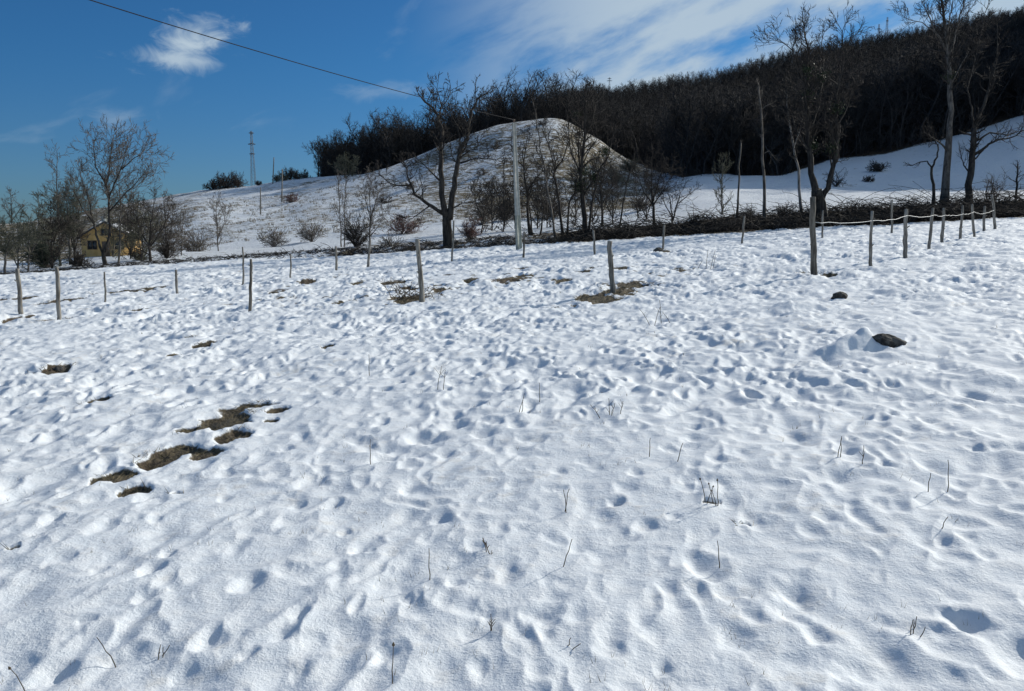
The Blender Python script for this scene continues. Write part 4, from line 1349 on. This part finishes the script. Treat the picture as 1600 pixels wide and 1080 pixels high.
# the wire strung over the right-hand posts
WIRE_PX = [(16, 347), (18, 345), (20, 337), (21, 336), (22, 336.5), (23, 335), (24, 331), (25, 333), (26, 328)]


def build_fence_wire():
    rng = np.random.RandomState(77)
    A = []
    for (i, py) in WIRE_PX:
        b, ax = POST_AT[i]
        f = np.clip((at(800, py, b[1])[2] - b[2]) / ax[2], 0.1, 0.97)
        A.append(b + ax * f + np.array((0.03, -0.05, 0)))
    P = []
    for a, c in zip(A[:-1], A[1:]):
        L = np.linalg.norm(c - a)
        for s in range(10):
            f = s / 10
            P.append(a * (1 - f) + c * f + np.array((0, 0, -0.014 * L * 4 * f * (1 - f))) + rng.normal(0, 0.008, 3))
    P.append(A[-1])
    o = MB()
    o.tube(np.array(P) - P[0], 0.0075, 5)
    w = link('fence_wire', o.mesh('fence_wire', True), M['wire'])
    w.location = P[0]
    tag(w, 'pale sagging wire strung from the corner post along the right-hand posts', 'wire')


build_fence_wire()

# ------------------------------------------------------------------ concrete pole, overhead cable, far poles and masts
def utility_pole(name, label, b, top, r0, r1, split=0.27):
    root = empty(name, b)
    tag(root, label, 'utility pole')
    ax = top - b
    for nm, f0, f1, mt in (('lower_shaft', -0.04, split, 'concrete_low'), ('shaft', split, 1.0, 'concrete')):
        mb = MB()
        rr0, rr1 = r0 + (r1 - r0) * max(f0, 0), r0 + (r1 - r0) * f1
        V = []
        ang = math.radians(33)
        for f, r in ((f0, rr0), (f1, rr1)):
            for (sx, sy) in ((-1, -1), (1, -1), (1, 1), (-1, 1)):
                for (ox, oy) in ((0.80, 1.0), (1.0, 0.80)) if sx * sy > 0 else ((1.0, 0.80), (0.80, 1.0)):
                    u, v = sx * ox * r, sy * oy * r * 0.72
                    V.append(ax * f + np.array((u * math.cos(ang) - v * math.sin(ang), u * math.sin(ang) + v * math.cos(ang), 0)))
        Q = [(q, (q + 1) % 8, 8 + (q + 1) % 8, 8 + q) for q in range(8)]
        c = len(V)
        V.append(ax * f1)
        mb.add(V, [(8 + q, 8 + (q + 1) % 8, c) for q in range(8)], Q)
        if nm == 'shaft':
            # slight collar where the two castings meet
            pass
        link(nm, mb.mesh(nm), M[mt], root)
    ins = MB()
    ins.tube([ax + np.array((0, 0, -0.02)), ax + np.array((0, 0, 0.10)), ax + np.array((0, 0, 0.14)), ax + np.array((0, 0, 0.2))], [0.03, 0.05, 0.075, 0.04], 8)
    link('insulator', ins.mesh('insulator', True), M['ceramic'], root)
    return root


pb = ground(811, 389)
if pb[1] > 51:
    pb = foot(811, 51.0)
ptop = at(803, 192, pb[1])
utility_pole('utility_pole', 'tall pale concrete pole in the middle of the far field edge', pb, ptop, 0.165, 0.095)
# the next pole of the line stands off to the left, outside the picture
q_dir = at(110, 0, 24.0)
end = ptop + (q_dir - ptop) * 1.9
eb = np.array((end[0], end[1], Hs(end[0], end[1])))
_f1, _sag = 1 / 1.9, 0.7
etop = np.array((end[0], end[1], (q_dir[2] + _sag * 4 * _f1 * (1 - _f1) - ptop[2] * (1 - _f1)) / _f1))
utility_pole('utility_pole', 'concrete pole carrying the near end of the overhead cable', eb, etop, 0.165, 0.095)


def build_cable():
    A, C = ptop + np.array((0, 0, 0.17)), etop + np.array((0, 0, 0.17))
    sag = _sag
    P = [A * (1 - f) + C * f - np.array((0, 0, sag * 4 * f * (1 - f))) for f in np.linspace(0, 1, 60)]
    mb = MB()
    mb.tube(np.array(P) - A, 0.016, 6)
    o = link('overhead_cable', mb.mesh('overhead_cable', True), M['cable'])
    o.location = A
    tag(o, 'dark overhead cable slanting across the blue sky to the concrete pole', 'cable')


build_cable()


def wood_pole(label, px, top, bot, Y, rpx):
    b = foot(px, Y)
    ax = at(px, top, Y) - b
    mb = MB()
    k = Y / F
    mb.tube([ax * -0.05, ax * 0.5, ax], [rpx * k * 1.15, rpx * k, rpx * k * 0.8], 7)
    root = link('wooden_pole', mb.mesh('wooden_pole', True), M['post'])
    root.location = b
    tag(root, label, 'utility pole', 'far wooden poles')


wood_pole('pale wooden pole standing lowest on the far slope, leftmost of three', 407, 293, 340, 150, 1.0)
wood_pole('dim wooden pole on the far ridge, middle of three', 428, 246, 300, 215, 0.8)
wood_pole('pale wooden pole on the far slope, rightmost of three', 441, 264, 306, 170, 1.0)


def lattice(name, label, px, top, Y, wpx, arms, mat='steel'):
    b = foot(px, Y)
    hgt = at(px, top, Y)[2] - b[2]
    w = wpx * Y / F
    root = empty(name, b)
    tag(root, label, 'tower')
    cs = [(-1, -1), (1, -1), (1, 1), (-1, 1)]
    n = 9

    def pt(c, f):
        s = w * (1 - 0.72 * f)
        return np.array((c[0] * s, c[1] * s, hgt * f))
    for c in cs:
        mb = MB()
        mb.tube([pt(c, -0.02), pt(c, 1.0)], [w * 0.09, w * 0.06], 4)
        link('leg', mb.mesh('leg'), M[mat], root)
    S = []
    for s in range(n):
        f0, f1 = s / n, (s + 1) / n
        for q in range(4):
            a, c = cs[q], cs[(q + 1) % 4]
            S.append((*pt(a, f0), *pt(c, f1), w * 0.035, w * 0.035))
            S.append((*pt(c, f0), *pt(a, f1), w * 0.035, w * 0.035))
            S.append((*pt(a, f1), *pt(c, f1), w * 0.035, w * 0.035))
    mb = MB()
    mb.segs(S, 3)
    link('bracing', mb.mesh('bracing'), M[mat], root)
    for (f, hw) in arms:
        mb = MB()
        L = hw * Y / F
        z = hgt * f
        mb.tube([(-L, 0, z), (0, 0, z + L * 0.18), (L, 0, z)], [w * 0.10, w * 0.3, w * 0.10], 4)
        mb.tube([(-L, 0, z - 0.02), (0, 0, z - L * 0.25), (L, 0, z - 0.02)], [w * 0.07] * 3, 4)
        link('crossarm', mb.mesh('crossarm'), M[mat], root)
    return root


lattice('lattice_tower', 'slim grey lattice tower on the skyline left of the wood', 398, 205, 420, 3.6, [(0.97, 4), (0.80, 6), (0.65, 4.5)])
lattice('radio_mast', 'tall thin mast on the wooded crest between the two tall right-hand trees', 1368, 27, 505, 2.4, [(0.9, 2.2)])
lattice('radio_mast', 'shorter mast on the wooded crest just left of the tall thin mast', 1356, 38, 505, 2.4, [(0.85, 3.5)])
lattice('lattice_tower', 'tiny pylon on the wooded crest above the knoll', 949, 121, 470, 1.6, [(0.95, 3.0), (0.86, 4.2)])


# ------------------------------------------------------------------ the farmhouse behind the trees on the left
def build_house():
    Y = 92.0
    b = foot(172, Y)
    root = empty('farmhouse', b)
    root.rotation_euler = (0, 0, math.radians(14))
    root.scale = (0.85, 0.85, 0.85)
    tag(root, 'small ochre farmhouse with dark gable roof half hidden by bare trees', 'house')
    W, D, wh, rh = 2.9, 3.6, 2.5, 1.75
    mb = MB()
    mb.add([(-W, -D, -0.8), (W, -D, -0.8), (W, D, -0.8), (-W, D, -0.8), (-W, -D, wh), (W, -D, wh), (W, D, wh), (-W, D, wh), (0, -D, wh + rh), (0, D, wh + rh)],
           [(4, 5, 8), (6, 7, 9)], [(0, 1, 5, 4), (1, 2, 6, 5), (2, 3, 7, 6), (3, 0, 4, 7)])
    link('wall', mb.mesh('wall'), M['plaster'], root)
    for s in (-1, 1):
        th, ov = 0.14, 0.5
        ex = W + ov
        ez = wh + rh * (1 - ex / W)
        V = []
        for yy in (-D - 0.45, D + 0.45):
            V += [(0, yy, wh + rh + 0.02), (s * ex, yy, ez + 0.02), (s * ex, yy, ez + th), (0, yy, wh + rh + th + 0.04)]
        mb = MB()
        mb.add(V, None, [(0, 1, 2, 3), (4, 7, 6, 5), (0, 4, 5, 1), (1, 5, 6, 2), (2, 6, 7, 3), (3, 7, 4, 0)])
        rf = link('roof', mb.mesh('roof'), M['roof'], root)
        if s == -1:
            cm = MB()
            cm.box((-1.3, 0.8, wh + rh - 0.75), (-0.75, 1.35, wh + rh + 0.75))
            cm.box((-1.38, 0.72, wh + rh + 0.75), (-0.67, 1.43, wh + rh + 0.87))
            link('chimney', cm.mesh('chimney'), M['concrete'], rf)
        sm = MB()
        V = []
        for yy, f0, f1 in ((-D - 0.2, 0.10, 0.55), (-D * 0.2, 0.06, 0.75), (D * 0.5, 0.12, 0.6), (D + 0.3, 0.1, 0.8)):
            for f in (f0, f1):
                V.append((s * ex * f, yy, wh + rh + th + 0.04 - (rh * ex / W) * f + 0.05))
        sm.add(V, None, [(0, 1, 3, 2), (2, 3, 5, 4), (4, 5, 7, 6)])
        so = link('roof_snow', sm.mesh('roof_snow'), M['roofsnow'], rf)
        sol = so.modifiers.new('thick', 'SOLIDIFY')
        sol.thickness = 0.06

    def window(x0, x1, z0, z1, y):
        fm = MB()
        fm.box((x0 - 0.09, y - 0.06, z0 - 0.09), (x1 + 0.09, y + 0.03, z0))
        fm.box((x0 - 0.09, y - 0.06, z1), (x1 + 0.09, y + 0.03, z1 + 0.09))
        fm.box((x0 - 0.09, y - 0.06, z0), (x0, y + 0.03, z1))
        fm.box((x1, y - 0.06, z0), (x1 + 0.09, y + 0.03, z1))
        xm = (x0 + x1) / 2
        fm.box((xm - 0.03, y - 0.05, z0), (xm + 0.03, y + 0.03, z1))
        w = link('window', fm.mesh('window'), M['timber'], root)
        for (a, c) in ((x0, xm - 0.03), (xm + 0.03, x1)):
            g = MB()
            g.box((a, y - 0.015, z0), (c, y + 0.02, z1))
            link('pane', g.mesh('pane'), M['glass'], w)
    window(-2.1, -1.1, 0.9, 1.9, -D)
    window(1.1, 2.1, 0.9, 1.9, -D)
    window(-0.4, 0.4, 2.7, 3.4, -D)
    dm = MB()
    dm.box((-0.45, -D - 0.05, -0.2), (0.45, -D + 0.02, 1.85))
    dr = link('door', dm.mesh('door'), M['timber'], root)
    hm = MB()
    hm.box((0.3, -D - 0.10, 0.85), (0.36, -D - 0.05, 1.0))
    link('handle', hm.mesh('handle'), M['steel'], dr)


build_house()


# ------------------------------------------------------------------ rocks
def rock(label, px, py, sx, sy, sz, seed, sink=0.3, rot=0.0, name='rock'):
    rng = np.random.RandomState(seed)
    g = ground(px, py)
    import bmesh
    bm = bmesh.new()
    bmesh.ops.create_icosphere(bm, subdivisions=4, radius=1.0)
    off = rng.rand(6) * 50
    cuts = [(unit(rng.normal(0, 1, 3)), rng.uniform(0.55, 0.85)) for _ in range(9)]
    for v in bm.verts:
        c = np.array(v.co)
        for nrm, lim in cuts:
            d = float(c.dot(nrm))
            if d > lim:
                c = c - nrm * (d - lim) * 0.85
        n = float(perlin(np.array([c[0] * 2 + off[0] + c[2]]), np.array([c[1] * 2 + off[1] - c[2] * 1.3]))[0])
        n2 = float(perlin(np.array([c[0] * 6 + off[2] + c[2] * 3]), np.array([c[1] * 6 + off[3] + c[2] * 2]))[0])
        v.co = c * (1 + 0.12 * n + 0.05 * n2) * np.array((sx, sy, sz))
    me = bpy.data.meshes.new('rock')
    bm.to_mesh(me)
    bm.free()
    o = link(name, me, M['rock'])
    o.location = (g[0], g[1], min(surf(g[0], g[1]), g[2] + 0.02) + sz * (0.9 - 2 * sink))
    o.rotation_euler = (0, 0, rot)
    tag(o, label, 'rock')
    return o


rock('large dark boulder half covered by a snow drift on the right', 1382, 541, 0.23, 0.15, 0.12, 12, 0.34, -0.25)
rock('flat dark stone in the snow below the tall corner post', 1310, 466, 0.17, 0.15, 0.09, 6, 0.3, 0.6)
rock('small dark stone in the snow near the far post under the round-crowned tree', 1028, 393, 0.24, 0.2, 0.16, 7, 0.3)
rock('small dark clod in the snow at the left, beside a bare strip', 92, 572, 0.11, 0.09, 0.06, 8, 0.35)


# ------------------------------------------------------------------ dry stalks and grass
def stalk(label, px, py, h_px, lean_px, kind='bent', seed=0, n=1, spread=0.0):
    rng = np.random.RandomState(400 + seed)
    g = ground(px, py)
    k = math.hypot(g[1], 1.6) / F
    root = empty('dry_stalk', (g[0], g[1], surf(g[0], g[1])))
    tag(root, label, 'stalk', 'dry stalks in the snow')
    for i in range(n):
        o = np.array((rng.normal(0, 1) * spread * k, rng.normal(0, 1) * spread * k, 0)) if i else np.zeros(3)
        hh = h_px * k * (1.0 if i == 0 else rng.uniform(0.5, 0.95))
        ln = (lean_px + (rng.normal(0, 8) if i else 0)) * k
        P = []
        dy = rng.normal(0, 0.15) * hh
        for s in range(7):
            f = s / 6
            P.append(o + np.array((ln * f ** 1.4, dy * f, -0.04 + (hh + 0.04) * f)) + rng.normal(0, 0.0018, 3))
        mb = MB()
        mb.tube(P, np.linspace(0.0026, 0.0014, 7) * (0.7 + 0.10 * g[1]), 5)
        st = link('stem', mb.mesh('stem', True), M['stalk'], root)
        if kind == 'head':
            hm = MB()
            hm.tube([P[-1], P[-1] + np.array((ln * 0.06, 0, hh * 0.03)), P[-1] + np.array((ln * 0.12, 0, hh * 0.10))], [0.002, 0.006, 0.002], 6)
            link('seed_head', hm.mesh('seed_head', True), M['stalk'], st)
        elif kind == 'twig':
            for q in range(3):
                f = rng.uniform(0.4, 0.9)
                c = P[int(f * 6)]
                tm = MB()
                a = rng.rand() * 6.28
                tm.tube([c, c + np.array((math.cos(a) * 0.25, math.sin(a) * 0.25, 0.3)) * hh], [0.0018, 0.001], 4)
                link('side_twig', tm.mesh('side_twig'), M['stalk'], st)


STALKS = [
    ('dark seed-headed stalk standing upright at the bottom edge, left of centre', 613, 1068, 62, 3, 'head', 1, 0),
    ('crooked dark stalk leaning right in the middle foreground', 879, 886, 46, 14, 'bent', 1, 0),
    ('little tuft of bent stalks left of the crooked leaning stalk', 762, 866, 22, -8, 'twig', 3, 7),
    ('single fine upright stalk left of the little tuft', 671, 904, 48, 0, 'bent', 1, 0),
    ('fine stalk leaning left above the crooked leaning stalk', 885, 800, 38, -5, 'bent', 2, 3),
    ('clump of upright stalks with seed heads in a bare hollow, right of centre', 1122, 787, 40, -4, 'head', 5, 16),
    ('fine stalk standing below the clump in the bare hollow', 1124, 886, 42, -4, 'bent', 1, 0),
    ('drooping seed-headed stalk at the lower left corner', 48, 1078, 42, -26, 'head', 1, 0),
    ('pale thin stalk leaning left near the lower left corner', 185, 1030, 42, -34, 'bent', 1, 0),
    ('short stiff grass tuft left of the lower centre', 245, 1018, 20, 6, 'bent', 4, 4),
    ('fine upright stalk above the bare patches, left of centre', 579, 730, 40, 0, 'bent', 1, 0),
    ('fine upright stalk right of the crossed stalks', 843, 626, 30, 0, 'bent', 1, 0),
    ('two crossed stalks in the middle of the field', 815, 645, 30, 4, 'bent', 2, 8),
    ('stalk leaning right beside a deep blue hollow', 683, 610, 38, 8, 'twig', 2, 4),
    ('twiggy weed clump in the snow right of centre below the stout post', 953, 650, 26, -2, 'twig', 4, 7),
    ('stalk leaning right above the clump in the bare hollow', 1058, 722, 30, 7, 'bent', 1, 0),
    ('pair of fine stalks in the right foreground below the boulder', 1308, 716, 34, 2, 'bent', 2, 6),
    ('fine dark stalk right of the pair of fine stalks', 1348, 726, 28, 0, 'twig', 1, 0),
    ('long thin stalk leaning left in the right foreground', 1481, 764, 52, -8, 'bent', 1, 0),
    ('shorter stalk left of the long thin stalk in the right foreground', 1450, 768, 28, 4, 'bent', 1, 0),
    ('stalk leaning right below the long thin stalk', 1470, 826, 20, 8, 'bent', 1, 0),
    ('small tuft beside the deep hollow at the lower right', 1428, 984, 26, 4, 'bent', 4, 7),
    ('twig poking up at the bottom edge, right of the seed-headed stalk', 882, 1010, 14, 10, 'bent', 2, 4),
    ('short dry sprig left of the bottom centre', 770, 984, 24, -4, 'twig', 2, 4),
    ('upright fine stalk beneath the stout central post', 1015, 712, 30, 0, 'bent', 1, 0),
    ('tall twiggy weed left of the boulder in mid field', 1033, 505, 38, -4, 'twig', 4, 9),
    ('spindly weeds left of the tall corner post', 1103, 417, 34, 2, 'twig', 4, 10),
    ('fine stalk above the bare patches at mid left', 577, 585, 34, 0, 'bent', 1, 0),
]
for i, (lab, px, py, h, ln, kd, n, spd) in enumerate(STALKS):
    stalk(lab, px, py, h, ln, kd, i, n, spd)


def build_thorns():
    rng = np.random.RandomState(88)
    c = ground(636, 466)
    root = empty('thorn_heap', c)
    S = []
    for k in range(26):
        a = rng.rand() * 6.283
        o = np.array((rng.normal(0, 0.28), rng.normal(0, 0.3), -0.05))
        grow(S, rng, o, unit(np.array((math.cos(a), math.sin(a), 0.9))), rng.uniform(0.35, 0.8), 0.012, 1, (0, 4), 0.3, -0.12, 0.005)
    mb = MB()
    mb.segs([s for l, s in S], 3)
    link('thorn_stems', mb.mesh('thorn_stems'), M['stalk'], root)
    tag(root, 'low tangle of thorny stems heaped at the stout pale post', 'brambles')


build_thorns()


def build_dead_grass():
    """short withered blades in the bare patches and wherever the crust is thin"""
    rng = np.random.RandomState(55)
    S = []
    for (cx, cy, rx, ry) in PATCHES:
        n = int(np.clip(5200 * rx * ry / (1 + cy / 9), 12, 1300))
        for q in range(n):
            a, d = rng.rand() * 6.283, math.sqrt(rng.rand()) * 1.05
            x, y = cx + math.cos(a) * d * rx, cy + math.sin(a) * d * ry
            z = surf(x, y)
            b = rng.rand() * 6.283
            L = rng.uniform(0.025, 0.085)
            r = 0.0018 + 0.00014 * cy
            S.append((x, y, z - 0.01, x + math.cos(b) * L, y + math.sin(b) * L, z + L * rng.uniform(0.15, 0.7), r * 1.2, 0.0))
    for q in range(1300):
        Y = 2.3 * math.exp(rng.rand() * math.log(16))
        x = Y * math.tan(math.radians(rng.uniform(-42, 42)))
        if perlin(np.array([x / 0.8 + 3]), np.array([Y / 0.8]))[0] < 0.12:
            continue
        z = surf(x, Y)
        for k in range(rng.randint(1, 4)):
            b = rng.rand() * 6.283
            L = rng.uniform(0.012, 0.036) * (1 + Y / 25)
            r = 0.0006 + 0.00013 * Y
            ox, oy = rng.normal(0, 0.012), rng.normal(0, 0.012)
            S.append((x + ox, Y + oy, z - 0.01, x + ox + math.cos(b) * L * 0.5, Y + oy + math.sin(b) * L * 0.5, z + L, r * 1.2, 0.0))
    mb = MB()
    mb.segs(S, 3)
    tag(link('withered_grass', mb.mesh('withered_grass'), M['deadgrass']), 'withered grass blades in bare patches and poking through the snow', 'grass', None, 'stuff')


build_dead_grass()
